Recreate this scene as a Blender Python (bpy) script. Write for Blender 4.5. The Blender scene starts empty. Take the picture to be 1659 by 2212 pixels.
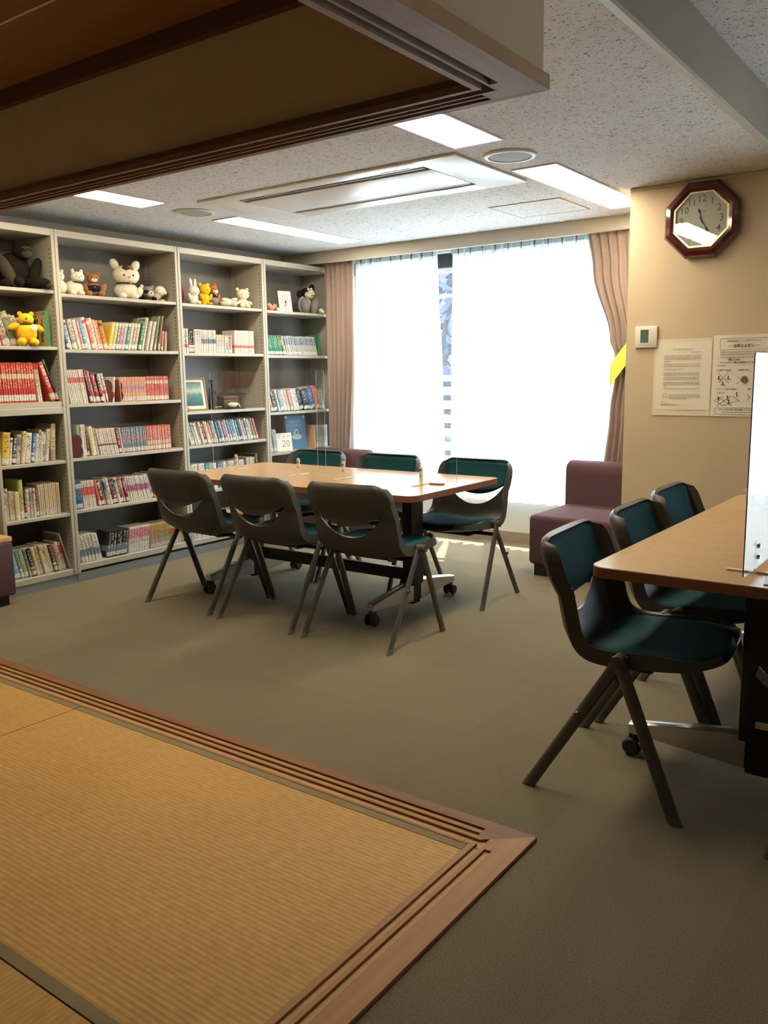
import bpy, bmesh, math, random
from mathutils import Vector, Matrix

random.seed(7)
R = math.radians
SC = bpy.context.scene
COL = SC.collection

# ------------------------------------------------------------------ camera, world, sun, exposure
cam = bpy.data.cameras.new('camera')
cam.sensor_fit = 'VERTICAL'
cam.sensor_height = 24.0
cam.lens = 24.0 * 1844.14 / 2212.0
cam.clip_start = 0.05
camo = bpy.data.objects.new('camera', cam)
COL.objects.link(camo)
_yaw, _pitch, _roll = R(36.0916), R(-9.1812), R(-0.7883)
_f = Vector((-math.sin(_yaw) * math.cos(_pitch), math.cos(_yaw) * math.cos(_pitch), math.sin(_pitch)))
_r = Vector((math.cos(_yaw), math.sin(_yaw), 0))
_u = _r.cross(_f)
_r2 = _r * math.cos(_roll) + _u * math.sin(_roll)
_u2 = -_r * math.sin(_roll) + _u * math.cos(_roll)
camo.matrix_world = Matrix(((_r2.x, _u2.x, -_f.x, 0.912), (_r2.y, _u2.y, -_f.y, -1.916), (_r2.z, _u2.z, -_f.z, 1.22), (0, 0, 0, 1)))
SC.camera = camo

SC.view_settings.view_transform = 'Standard'
SC.view_settings.look = 'None'
SC.view_settings.gamma = 1.0
SC.view_settings.use_curve_mapping = False
SC.view_settings.exposure = 0.66

CY = SC.cycles
CY.max_bounces, CY.diffuse_bounces, CY.glossy_bounces, CY.transmission_bounces, CY.transparent_max_bounces = 5, 3, 2, 3, 8
CY.caustics_reflective = CY.caustics_refractive = False
CY.use_adaptive_sampling = True
CY.adaptive_threshold = 0.12
SKY_STRENGTH = 10.5
LAMP = 20.0
w = bpy.data.worlds.new('sky')
SC.world = w
w.use_nodes = True
w.node_tree.nodes['Background'].inputs['Color'].default_value = (0.84, 0.92, 1.0, 1)
w.node_tree.nodes['Background'].inputs['Strength'].default_value = SKY_STRENGTH

sun = bpy.data.lights.new('sun', 'SUN')
sun.energy = 14.0
sun.angle = R(0.6)
sun.color = (1.0, 0.95, 0.86)
suno = bpy.data.objects.new('sun', sun)
COL.objects.link(suno)
suno.location = (-2, 8, 8)
suno.rotation_euler = (Vector((0.22, -0.42, -0.88))).to_track_quat('-Z', 'Y').to_euler()

for nm, px, sx, sz in (('window_portal', -2.15, 2.4, 1.8), ('window_portal.001', 1.41, 1.58, 1.8)):
    pl_ = bpy.data.lights.new(nm, 'AREA')
    pl_.shape = 'RECTANGLE'
    pl_.size, pl_.size_y = sx, sz
    pl_.cycles.is_portal = True
    po = bpy.data.objects.new(nm, pl_)
    COL.objects.link(po)
    po.location = (px, 3.74, 1.2)
    po.rotation_euler = (R(-90), 0, 0)

# ------------------------------------------------------------------ materials
def nt(name):
    m = bpy.data.materials.new(name)
    m.use_nodes = True
    t = m.node_tree
    return m, t, t.nodes['Principled BSDF']

def N(t, kind, **kw):
    n = t.nodes.new(kind)
    for k, v in kw.items():
        setattr(n, k, v)
    return n

def ramp(t, fac, stops):
    n = N(t, 'ShaderNodeValToRGB')
    e = n.color_ramp.elements
    while len(e) < len(stops):
        e.new(0.5)
    for el, (p, c) in zip(e, stops):
        el.position = p
        el.color = (*c, 1) if len(c) == 3 else c
    t.links.new(fac, n.inputs[0])
    return n.outputs[0]

def mathn(t, op, a, b=None, c=None):
    n = N(t, 'ShaderNodeMath', operation=op)
    for i, v in enumerate((a, b, c)):
        if v is None:
            continue
        if isinstance(v, (int, float)):
            n.inputs[i].default_value = v
        else:
            t.links.new(v, n.inputs[i])
    return n.outputs[0]

def mixc(t, fac, a, b, mode='MIX'):
    n = N(t, 'ShaderNodeMix', data_type='RGBA', blend_type=mode)
    for sock, v in ((n.inputs[0], fac), (n.inputs[6], a), (n.inputs[7], b)):
        if isinstance(v, (int, float)):
            sock.default_value = v
        elif isinstance(v, tuple):
            sock.default_value = (*v, 1) if len(v) == 3 else v
        else:
            t.links.new(v, sock)
    return n.outputs[2]

def coords(t, kind='Object', scale=(1, 1, 1)):
    tc = N(t, 'ShaderNodeTexCoord')
    mp = N(t, 'ShaderNodeMapping')
    mp.inputs['Scale'].default_value = scale
    t.links.new(tc.outputs[kind], mp.inputs[0])
    return mp.outputs[0]

def world_coords(t, scale=(1, 1, 1)):
    g = N(t, 'ShaderNodeNewGeometry')
    mp = N(t, 'ShaderNodeMapping')
    mp.inputs['Scale'].default_value = scale
    t.links.new(g.outputs['Position'], mp.inputs[0])
    return mp.outputs[0]

def noise(t, vec, scale, detail=2.0, rough=0.5, dist=0.0):
    n = N(t, 'ShaderNodeTexNoise')
    n.inputs['Scale'].default_value = scale
    n.inputs['Detail'].default_value = detail
    n.inputs['Roughness'].default_value = rough
    n.inputs['Distortion'].default_value = dist
    t.links.new(vec, n.inputs['Vector'])
    return n.outputs[0]

def bump(t, bsdf, h, strength=0.3, dist=0.002):
    b = N(t, 'ShaderNodeBump')
    b.inputs['Strength'].default_value = strength
    b.inputs['Distance'].default_value = dist
    t.links.new(h, b.inputs['Height'])
    t.links.new(b.outputs[0], bsdf.inputs['Normal'])

def plain(name, col, rough=0.5, metal=0.0, spec=0.5, var=0.06, vscale=8.0, bmp=0.0, bscale=200.0, coat=0.0):
    m, t, b = nt(name)
    v = coords(t)
    n = noise(t, v, vscale, 3)
    lo = tuple(max(0, c * (1 - var)) for c in col)
    hi = tuple(min(1, c * (1 + var)) for c in col)
    t.links.new(ramp(t, n, [(0.3, lo), (0.7, hi)]), b.inputs['Base Color'])
    b.inputs['Roughness'].default_value = rough
    b.inputs['Metallic'].default_value = metal
    b.inputs['Specular IOR Level'].default_value = spec
    b.inputs['Coat Weight'].default_value = coat
    b.inputs['Coat Roughness'].default_value = 0.05
    if bmp:
        bump(t, b, noise(t, v, bscale, 2), bmp, 0.001)
    return m

def wood(name, c0, c1, scale=(3, 40, 40), rough=0.45, spec=0.4, world=True):
    m, t, b = nt(name)
    v = world_coords(t, scale) if world else coords(t, 'Object', scale)
    n = noise(t, v, 1.0, 5, 0.6, 0.6)
    n2 = noise(t, v, 5.0, 3, 0.6)
    f = mathn(t, 'ADD', mathn(t, 'MULTIPLY', n, 0.7), mathn(t, 'MULTIPLY', n2, 0.3))
    t.links.new(ramp(t, f, [(0.3, c0), (0.7, c1)]), b.inputs['Base Color'])
    b.inputs['Roughness'].default_value = rough
    b.inputs['Specular IOR Level'].default_value = spec
    bump(t, b, f, 0.08, 0.001)
    return m

MAT = {}
def carpet():
    m, t, b = nt('carpet')
    v = world_coords(t)
    fine = noise(t, v, 300, 3, 0.8)
    big = noise(t, v, 1.6, 3)
    # carpet squares half a metre wide, each a shade of its own
    ts = N(t, 'ShaderNodeTexWhiteNoise', noise_dimensions='2D')
    sn = N(t, 'ShaderNodeVectorMath', operation='SNAP')
    sn.inputs[1].default_value = (0.5, 0.5, 10)
    t.links.new(v, sn.inputs[0])
    t.links.new(sn.outputs[0], ts.inputs['Vector'])
    c = ramp(t, fine, [(0.28, (0.095, 0.080, 0.050)), (0.5, (0.205, 0.174, 0.115)), (0.75, (0.37, 0.32, 0.225))])
    k = mathn(t, 'ADD', mathn(t, 'MULTIPLY', ts.outputs['Value'], 0.10), mathn(t, 'MULTIPLY', big, 0.25))
    g = N(t, 'ShaderNodeCombineColor')
    k = mathn(t, 'ADD', k, 0.78)
    for i in range(3):
        t.links.new(k, g.inputs[i])
    t.links.new(mixc(t, 1.0, c, g.outputs[0], 'MULTIPLY'), b.inputs['Base Color'])
    b.inputs['Roughness'].default_value = 0.95
    b.inputs['Specular IOR Level'].default_value = 0.1
    bump(t, b, fine, 0.6, 0.004)
    return m
MAT['carpet'] = carpet()

def tatami(name, along_x=True):
    m, t, b = nt(name)
    v = world_coords(t)
    sep = N(t, 'ShaderNodeSeparateXYZ')
    t.links.new(v, sep.inputs[0])
    rib = mathn(t, 'SINE', mathn(t, 'MULTIPLY', sep.outputs[1 if along_x else 0], 2 * math.pi / 0.0145))
    seg = noise(t, world_coords(t, (28, 70, 1) if along_x else (70, 28, 1)), 1.0, 2)
    stretch = world_coords(t, (40, 500, 1) if along_x else (500, 40, 1))
    straw = noise(t, stretch, 1.0, 3, 0.7)
    big = noise(t, v, 2.0, 2)
    f = mathn(t, 'ADD', mathn(t, 'MULTIPLY', straw, 0.34), mathn(t, 'ADD', mathn(t, 'MULTIPLY', seg, 0.40), mathn(t, 'MULTIPLY', big, 0.26)))
    c = ramp(t, f, [(0.3, (0.42, 0.220, 0.050)), (0.5, (0.54, 0.300, 0.075)), (0.7, (0.63, 0.385, 0.115))])
    line = ramp(t, rib, [(0.0, (0.91, 0.89, 0.85)), (0.35, (1, 1, 1))])
    t.links.new(mixc(t, 1.0, c, line, 'MULTIPLY'), b.inputs['Base Color'])
    b.inputs['Roughness'].default_value = 0.62
    b.inputs['Specular IOR Level'].default_value = 0.35
    bump(t, b, rib, 0.22, 0.001)
    return m
MAT['tatami'] = tatami('tatami_weave', True)
MAT['tatami_turned'] = tatami('tatami_weave_turned', False)
MAT['heri'] = plain('tatami_edging', (0.235, 0.175, 0.075), 0.8, var=0.05, bmp=0.15, bscale=900)

def acoustic():
    m, t, b = nt('acoustic_board')
    v = world_coords(t)
    a = noise(t, world_coords(t, (46, 100, 1)), 1.0, 2, 0.55, 1.6)
    a2 = noise(t, world_coords(t, (130, 105, 1)), 1.0, 2, 0.5, 1.0)
    fl = mathn(t, 'MAXIMUM', ramp(t, a, [(0.622, (0, 0, 0)), (0.65, (1, 1, 1))]), mathn(t, 'MULTIPLY', ramp(t, a2, [(0.645, (0, 0, 0)), (0.67, (1, 1, 1))]), 0.9))
    big = noise(t, v, 3, 2)
    base = ramp(t, big, [(0.3, (0.70, 0.69, 0.67)), (0.7, (0.76, 0.75, 0.73))])
    t.links.new(mixc(t, fl, base, (0.15, 0.13, 0.11)), b.inputs['Base Color'])
    b.inputs['Roughness'].default_value = 0.9
    b.inputs['Specular IOR Level'].default_value = 0.15
    inv = mathn(t, 'SUBTRACT', 1.0, fl)
    bump(t, b, inv, 0.5, 0.003)
    return m
MAT['ceiling'] = acoustic()
MAT['hatch'] = MAT['ceiling']
MAT['wallpaper'] = plain('cream_wall_paint', (0.60, 0.48, 0.33), 0.75, var=0.03, vscale=3, bmp=0.05, bscale=300)
MAT['dim_wall'] = plain('unseen_wall_brown', (0.42, 0.33, 0.225), 0.7, var=0.05, vscale=3)  # for the unseen walls, brown chosen to hold down bounced light
MAT['white_wall'] = plain('white_wall_paint', (0.74, 0.72, 0.68), 0.8, var=0.03, vscale=3)
MAT['fascia'] = plain('fascia_paint', (0.37, 0.315, 0.235), 0.7, var=0.03, vscale=3)
MAT['sand_wall'] = plain('sand_plaster', (0.78, 0.61, 0.36), 0.9, var=0.04, vscale=5, bmp=0.1, bscale=500)
MAT['base'] = plain('vinyl_skirting', (0.36, 0.28, 0.20), 0.5, var=0.05)
MAT['box'] = plain('curtain_box_paint', (0.58, 0.54, 0.45), 0.5, var=0.03)
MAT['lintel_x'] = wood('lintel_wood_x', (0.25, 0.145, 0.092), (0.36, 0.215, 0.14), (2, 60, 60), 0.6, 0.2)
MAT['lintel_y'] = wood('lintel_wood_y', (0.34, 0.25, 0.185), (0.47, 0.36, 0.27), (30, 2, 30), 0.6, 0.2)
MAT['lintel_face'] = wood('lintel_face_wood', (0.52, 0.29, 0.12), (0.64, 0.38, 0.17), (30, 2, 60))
MAT['groove'] = wood('groove_wood', (0.12, 0.075, 0.05), (0.17, 0.11, 0.075), (6, 6, 6))
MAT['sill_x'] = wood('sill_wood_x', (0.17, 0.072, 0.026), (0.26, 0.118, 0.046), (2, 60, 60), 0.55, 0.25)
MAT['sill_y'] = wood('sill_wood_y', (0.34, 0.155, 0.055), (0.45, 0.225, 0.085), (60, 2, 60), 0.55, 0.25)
MAT['sill_bed'] = wood('sill_groove_wood', (0.46, 0.26, 0.105), (0.58, 0.34, 0.135), (4, 30, 30), 0.55, 0.25)
MAT['rail'] = wood('sill_rail_wood', (0.26, 0.12, 0.045), (0.34, 0.165, 0.065), (4, 30, 30), 0.55, 0.25)
MAT['board_ceiling'] = wood('ceiling_board', (0.27, 0.125, 0.045), (0.35, 0.17, 0.065), (3, 18, 10), 0.6)
MAT['moulding'] = wood('moulding_wood', (0.11, 0.055, 0.028), (0.16, 0.08, 0.04), (3, 60, 60), 0.5)
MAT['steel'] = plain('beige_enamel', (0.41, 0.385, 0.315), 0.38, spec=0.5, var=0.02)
MAT['steel_shaded'] = plain('shaded_back_enamel', (0.185, 0.172, 0.150), 0.5, var=0.03)  # shade of the shelf interiors is put into the back panel colour
MAT['plinth'] = plain('grey_enamel', (0.19, 0.20, 0.195), 0.45, var=0.03)
MAT['hole'] = plain('peg_hole_dark', (0.03, 0.028, 0.025), 0.9)
MAT['plastic'] = plain('grey_chair_plastic', (0.060, 0.058, 0.050), 0.40, spec=0.4, var=0.03, bmp=0.06, bscale=700)
MAT['leg'] = plain('grey_leg_enamel', (0.085, 0.080, 0.064), 0.34, spec=0.5, var=0.03)
MAT['footcap'] = plain('grey_rubber_foot', (0.14, 0.13, 0.105), 0.6)
MAT['black'] = plain('black_steel', (0.012, 0.012, 0.014), 0.4, spec=0.4)
MAT['rubber'] = plain('black_rubber', (0.008, 0.008, 0.009), 0.45)
MAT['teal'] = plain('teal_fabric', (0.005, 0.056, 0.066), 0.85, spec=0.25, var=0.14, vscale=300, bmp=0.3, bscale=900)
MAT['maroon'] = plain('maroon_fabric', (0.098, 0.052, 0.058), 0.85, spec=0.2, var=0.10, vscale=200, bmp=0.25, bscale=800)
MAT['alu'] = plain('brushed_aluminium', (0.55, 0.53, 0.50), 0.28, metal=0.9, var=0.03)
MAT['chrome'] = plain('chrome', (0.75, 0.74, 0.72), 0.12, metal=1.0, var=0.02)
def laminate():
    m, t, b = nt('wood_laminate')
    v = world_coords(t, (14, 14, 14))
    n = noise(t, v, 30, 3, 0.6)
    n2 = noise(t, v, 2.0, 3, 0.5)
    f = mathn(t, 'ADD', mathn(t, 'MULTIPLY', n, 0.5), mathn(t, 'MULTIPLY', n2, 0.5))
    t.links.new(ramp(t, f, [(0.3, (0.50, 0.305, 0.145)), (0.7, (0.57, 0.36, 0.18))]), b.inputs['Base Color'])
    b.inputs['Roughness'].default_value = 0.24
    b.inputs['Specular IOR Level'].default_value = 0.55
    return m
MAT['laminate'] = laminate()
MAT['edging'] = plain('wood_edge_band', (0.25, 0.105, 0.048), 0.4, var=0.12, vscale=60)
MAT['endtop'] = plain('end_table_top', (0.55, 0.32, 0.14), 0.4, var=0.05, vscale=20)
MAT['white_plastic'] = plain('white_plastic', (0.72, 0.69, 0.60), 0.4, var=0.02)
MAT['stand'] = plain('ivory_stand', (0.80, 0.72, 0.55), 0.4, var=0.02)
MAT['ac_white'] = plain('ac_white_plastic', (0.78, 0.77, 0.74), 0.28, var=0.015)
MAT['ac_dark'] = plain('ac_slot_dark', (0.018, 0.016, 0.014), 0.6)
MAT['louver'] = plain('ac_louver', (0.33, 0.31, 0.29), 0.4)
MAT['speaker'] = plain('speaker_mesh', (0.36, 0.38, 0.38), 0.7, var=0.05, vscale=400)
MAT['lcd'] = plain('green_display', (0.085, 0.135, 0.115), 0.3)
MAT['paper'] = plain('white_paper', (0.80, 0.74, 0.62), 0.7, var=0.02)
MAT['paper2'] = plain('cream_paper', (0.76, 0.68, 0.54), 0.7, var=0.02)
MAT['ink'] = plain('black_ink', (0.03, 0.026, 0.022), 0.7)
MAT['ink_grey'] = plain('grey_ink', (0.44, 0.39, 0.32), 0.7)
MAT['ink_mid'] = plain('mid_grey_ink', (0.17, 0.15, 0.125), 0.7)
MAT['clock_wood'] = plain('red_lacquer', (0.075, 0.012, 0.010), 0.12, spec=0.6, var=0.25, vscale=14, coat=0.8)
MAT['gold'] = plain('gold_line', (0.85, 0.72, 0.42), 0.25, metal=0.8, var=0.02)
MAT['dial'] = plain('clock_dial', (0.66, 0.61, 0.50), 0.5, var=0.02)
MAT['dark_alu'] = plain('dark_window_frame', (0.035, 0.04, 0.045), 0.4)
MAT['white_alu'] = plain('white_window_frame', (0.75, 0.75, 0.75), 0.4)
MAT['drape'] = plain('mauve_drape', (0.40, 0.305, 0.27), 0.85, spec=0.2, var=0.07, vscale=120, bmp=0.15, bscale=600)
MAT['yellow_band'] = plain('fluorescent_yellow', (0.80, 0.84, 0.12), 0.6, var=0.03)
MAT['page'] = plain('page_block', (0.62, 0.55, 0.42), 0.85, var=0.08, vscale=60)

def acrylic(name, tint=(0.97, 0.985, 1.0)):
    m, t, b = nt(name)
    t.nodes.remove(b)
    out = t.nodes['Material Output']
    ge = N(t, 'ShaderNodeNewGeometry')
    dp = N(t, 'ShaderNodeVectorMath', operation='DOT_PRODUCT')
    t.links.new(ge.outputs['Incoming'], dp.inputs[0])
    t.links.new(ge.outputs['Normal'], dp.inputs[1])
    fres = mathn(t, 'ADD', mathn(t, 'MULTIPLY', mathn(t, 'POWER', mathn(t, 'SUBTRACT', 1.0, mathn(t, 'ABSOLUTE', dp.outputs['Value'])), 5.0), 0.96), 0.04)
    tr = N(t, 'ShaderNodeBsdfTransparent')
    tr.inputs['Color'].default_value = (*tint, 1)
    gl = N(t, 'ShaderNodeBsdfGlossy')
    gl.inputs['Roughness'].default_value = 0.015
    mx = N(t, 'ShaderNodeMixShader')
    v = coords(t)
    f = mathn(t, 'ADD', fres, mathn(t, 'MULTIPLY', noise(t, v, 2.0, 2), 0.012))
    t.links.new(f, mx.inputs[0])
    t.links.new(tr.outputs[0], mx.inputs[1])
    t.links.new(gl.outputs[0], mx.inputs[2])
    t.links.new(mx.outputs[0], out.inputs[0])
    return m
MAT['acrylic'] = acrylic('clear_acrylic')
MAT['glass'] = acrylic('window_glass', (0.94, 0.97, 0.98))
MAT['acrylic_edge'] = plain('acrylic_edge', (0.55, 0.62, 0.72), 0.2, var=0.02)
MAT['blue_edge'] = plain('blue_acrylic_edge', (0.02, 0.06, 0.22), 0.2, var=0.02)

def sheer(name, tr_amt, col):
    m, t, b = nt(name)
    t.nodes.remove(b)
    out = t.nodes['Material Output']
    tl = N(t, 'ShaderNodeBsdfTranslucent')
    df = N(t, 'ShaderNodeBsdfDiffuse')
    tp = N(t, 'ShaderNodeBsdfTransparent')
    v = world_coords(t)
    c = ramp(t, noise(t, v, 900, 1), [(0.3, tuple(x * 0.95 for x in col)), (0.7, col)])
    t.links.new(c, tl.inputs[0])
    t.links.new(c, df.inputs[0])
    m1 = N(t, 'ShaderNodeMixShader')
    m1.inputs[0].default_value = 0.35
    t.links.new(tl.outputs[0], m1.inputs[1])
    t.links.new(df.outputs[0], m1.inputs[2])
    m2 = N(t, 'ShaderNodeMixShader')
    m2.inputs[0].default_value = tr_amt
    t.links.new(m1.outputs[0], m2.inputs[1])
    t.links.new(tp.outputs[0], m2.inputs[2])
    t.links.new(m2.outputs[0], out.inputs[0])
    return m
MAT['sheer'] = sheer('sheer_curtain', 0.10, (0.86, 0.93, 0.96))
MAT['heading'] = sheer('curtain_heading_tape', 0.0, (0.42, 0.46, 0.46))

def lamp_mat():
    m, t, b = nt('lamp_diffuser')
    b.inputs['Base Color'].default_value = (0.9, 0.88, 0.82, 1)
    v = coords(t)
    c = ramp(t, noise(t, v, 40, 2), [(0.3, (1.0, 0.83, 0.58)), (0.7, (1.0, 0.85, 0.62))])
    t.links.new(c, b.inputs['Emission Color'])
    b.inputs['Emission Strength'].default_value = LAMP
    return m
MAT['lamp'] = lamp_mat()

def book_mat():
    """Printed cover: main colour, a band, lettering and a white shelf label, all set per book."""
    m, t, b = nt('book_cover')
    tc = N(t, 'ShaderNodeTexCoord')
    oi = N(t, 'ShaderNodeObjectInfo')
    s = N(t, 'ShaderNodeSeparateXYZ')
    t.links.new(tc.outputs['Generated'], s.inputs[0])
    gx, gy, gz = s.outputs
    a2 = N(t, 'ShaderNodeAttribute', attribute_type='OBJECT', attribute_name='band')
    a3 = N(t, 'ShaderNodeAttribute', attribute_type='OBJECT', attribute_name='ink')
    ap = N(t, 'ShaderNodeAttribute', attribute_type='OBJECT', attribute_name='layout')
    ps = N(t, 'ShaderNodeSeparateXYZ')
    t.links.new(ap.outputs['Vector'], ps.inputs[0])
    inband = mathn(t, 'MULTIPLY', mathn(t, 'GREATER_THAN', gz, ps.outputs[0]), mathn(t, 'LESS_THAN', gz, ps.outputs[1]))
    c = mixc(t, inband, oi.outputs['Color'], a2.outputs['Color'])
    cmb = N(t, 'ShaderNodeCombineXYZ')
    t.links.new(mathn(t, 'MULTIPLY', gy, 2.2), cmb.inputs[0])
    t.links.new(mathn(t, 'MULTIPLY', gz, 26.0), cmb.inputs[1])
    t.links.new(mathn(t, 'MULTIPLY', oi.outputs['Random'], 90.0), cmb.inputs[2])
    n = noise(t, cmb.outputs[0], 1.0, 2.0, 0.6)
    spine = mathn(t, 'GREATER_THAN', gx, 0.93)
    txt = mathn(t, 'GREATER_THAN', n, 0.54)
    zz = mathn(t, 'MULTIPLY', mathn(t, 'GREATER_THAN', gz, 0.36), mathn(t, 'LESS_THAN', gz, 0.93))
    yy = mathn(t, 'MULTIPLY', mathn(t, 'GREATER_THAN', gy, 0.2), mathn(t, 'LESS_THAN', gy, 0.8))
    txt = mathn(t, 'MULTIPLY', mathn(t, 'MULTIPLY', txt, zz), mathn(t, 'MULTIPLY', yy, spine))
    c = mixc(t, mathn(t, 'MULTIPLY', txt, 0.85), c, a3.outputs['Color'])
    lab = mathn(t, 'MULTIPLY', mathn(t, 'MULTIPLY', mathn(t, 'GREATER_THAN', gz, 0.045), mathn(t, 'LESS_THAN', gz, 0.20)), mathn(t, 'MULTIPLY', spine, ps.outputs[2]))
    ln = mathn(t, 'MULTIPLY', mathn(t, 'GREATER_THAN', n, 0.56), 0.5)
    lc = mixc(t, ln, (0.66, 0.63, 0.57), (0.12, 0.11, 0.10))
    c = mixc(t, lab, c, lc)
    t.links.new(c, b.inputs['Base Color'])
    b.inputs['Roughness'].default_value = 0.35
    b.inputs['Specular IOR Level'].default_value = 0.4
    return m
MAT['book'] = book_mat()

def fur(name, col, var=0.12):
    return plain(name, col, 0.95, spec=0.1, var=var, vscale=90, bmp=0.5, bscale=350)
FUR = {'white': fur('white_plush', (0.72, 0.66, 0.54)), 'cream': fur('cream_plush', (0.70, 0.60, 0.42)), 'yellow': fur('yellow_plush', (0.86, 0.50, 0.03)),
       'gold': fur('golden_plush', (0.80, 0.42, 0.02)), 'brown': fur('brown_plush', (0.33, 0.16, 0.06)), 'dark': fur('dark_brown_plush', (0.014, 0.010, 0.007)),
       'taupe': fur('taupe_plush', (0.055, 0.042, 0.033)), 'grey': fur('grey_plush', (0.22, 0.21, 0.21)), 'black': fur('black_plush', (0.014, 0.015, 0.02)),
       'navy': fur('navy_cloth', (0.016, 0.018, 0.035)), 'orange': fur('orange_plush', (0.45, 0.14, 0.04)), 'red': fur('red_plush', (0.36, 0.05, 0.03)),
       'pink': fur('pink_plush', (0.62, 0.26, 0.22)), 'lace': fur('cream_lace', (0.70, 0.60, 0.50))}
MAT['bead'] = plain('black_bead', (0.01, 0.009, 0.008), 0.15)
MAT['bell'] = plain('brass_bell', (0.35, 0.22, 0.08), 0.3, metal=0.7)

# ------------------------------------------------------------------ geometry helpers
class G:
    def __init__(s):
        s.v, s.f, s.m = [], [], []
    def add(s, verts, faces, m=0):
        o = len(s.v)
        s.v += [tuple(v) for v in verts]
        s.f += [tuple(i + o for i in f) for f in faces]
        s.m += [m] * len(faces)
        return s
    def box(s, x0, x1, y0, y1, z0, z1, m=0):
        v = [(x, y, z) for z in (z0, z1) for y in (y0, y1) for x in (x0, x1)]
        return s.add(v, [(0, 2, 3, 1), (4, 5, 7, 6), (0, 1, 5, 4), (2, 6, 7, 3), (0, 4, 6, 2), (1, 3, 7, 5)], m)
    def rbox(s, x0, x1, y0, y1, z0, z1, r=0.01, seg=2, m=0, mtx=None):
        bm = bmesh.new()
        bmesh.ops.create_cube(bm, size=1)
        for v in bm.verts:
            v.co = Vector(((x0 + x1) / 2 + v.co.x * (x1 - x0), (y0 + y1) / 2 + v.co.y * (y1 - y0), (z0 + z1) / 2 + v.co.z * (z1 - z0)))
        bmesh.ops.bevel(bm, geom=list(bm.edges), offset=r, segments=seg, affect='EDGES', profile=0.5)
        if mtx is not None:
            bmesh.ops.transform(bm, matrix=mtx, verts=bm.verts)
        bm.verts.index_update()
        s.add([v.co[:] for v in bm.verts], [[v.index for v in f.verts] for f in bm.faces], m)
        bm.free()
        return s
    def tube(s, pts, rad, n=10, m=0, side=None, flat=1.0):
        """Closed tube along pts; rad a number or a list; flat scales the radius along `side`."""
        pts = [Vector(p) for p in pts]
        k = len(pts)
        rad = [rad] * k if isinstance(rad, (int, float)) else rad
        vs = []
        for i, p in enumerate(pts):
            d = (pts[min(i + 1, k - 1)] - pts[max(i - 1, 0)]).normalized()
            a = Vector(side) if side else (Vector((0, 0, 1)) if abs(d.z) < 0.9 else Vector((1, 0, 0)))
            a = (a - d * a.dot(d)).normalized()
            b = d.cross(a)
            for j in range(n):
                t = 2 * math.pi * j / n
                vs.append(p + a * (math.cos(t) * rad[i] * flat) + b * (math.sin(t) * rad[i]))
        fs = [(i * n + j, i * n + (j + 1) % n, (i + 1) * n + (j + 1) % n, (i + 1) * n + j) for i in range(k - 1) for j in range(n)]
        fs += [tuple(range(n))[::-1], tuple((k - 1) * n + j for j in range(n))]
        return s.add(vs, fs, m)
    def cyl(s, p0, p1, r, n=16, m=0):
        return s.tube([p0, p1], r, n, m)
    def ell(s, c, r, rot=None, nu=14, nv=10, m=0, pw=1.0):
        vs = []
        M = rot if rot is not None else Matrix.Identity(3)
        for i in range(1, nv):
            ph = math.pi * i / nv
            for j in range(nu):
                th = 2 * math.pi * j / nu
                q = [math.sin(ph) * math.cos(th), math.sin(ph) * math.sin(th), math.cos(ph)]
                q = [math.copysign(abs(x) ** pw, x) for x in q]
                vs.append(Vector(c) + M @ Vector((q[0] * r[0], q[1] * r[1], q[2] * r[2])))
        vs.append(Vector(c) + M @ Vector((0, 0, r[2])))
        vs.append(Vector(c) + M @ Vector((0, 0, -r[2])))
        t, b = len(vs) - 2, len(vs) - 1
        fs = [(i * nu + j, (i + 1) * nu + j, (i + 1) * nu + (j + 1) % nu, i * nu + (j + 1) % nu) for i in range(nv - 2) for j in range(nu)]
        fs += [(t, j, (j + 1) % nu) for j in range(nu)]
        fs += [(b, (nv - 2) * nu + (j + 1) % nu, (nv - 2) * nu + j) for j in range(nu)]
        return s.add(vs, fs, m)
    def prism(s, poly, z0, z1, m=0, mtx=None):
        n = len(poly)
        v = [Vector((x, y, z0)) for x, y in poly] + [Vector((x, y, z1)) for x, y in poly]
        if mtx is not None:
            v = [mtx @ q for q in v]
        f = [tuple(range(n))[::-1], tuple(range(n, 2 * n))] + [(i, (i + 1) % n, (i + 1) % n + n, i + n) for i in range(n)]
        return s.add(v, f, m)
    def rings(s, rings, m=0, cap0=True, cap1=True):
        n = len(rings[0])
        vs = [p for r_ in rings for p in r_]
        k = len(rings)
        fs = [(i * n + j, i * n + (j + 1) % n, (i + 1) * n + (j + 1) % n, (i + 1) * n + j) for i in range(k - 1) for j in range(n)]
        if cap0:
            fs.append(tuple(range(n))[::-1])
        if cap1:
            fs.append(tuple((k - 1) * n + j for j in range(n)))
        return s.add(vs, fs, m)
    def shell(s, fo, fi, nu, nv, m=0):
        """Closed shell between two grids fo(u,v) and fi(u,v), u,v in 0..1."""
        vs = [fo(i / nu, j / nv) for i in range(nu + 1) for j in range(nv + 1)]
        k = len(vs)
        vs += [fi(i / nu, j / nv) for i in range(nu + 1) for j in range(nv + 1)]
        ix = lambda i, j: i * (nv + 1) + j
        fs = []
        for i in range(nu):
            for j in range(nv):
                q = (ix(i, j), ix(i + 1, j), ix(i + 1, j + 1), ix(i, j + 1))
                fs.append(q)
                fs.append(tuple(a + k for a in q[::-1]))
        for i in range(nu):
            fs.append((ix(i + 1, 0), ix(i, 0), ix(i, 0) + k, ix(i + 1, 0) + k))
            fs.append((ix(i, nv), ix(i + 1, nv), ix(i + 1, nv) + k, ix(i, nv) + k))
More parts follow.
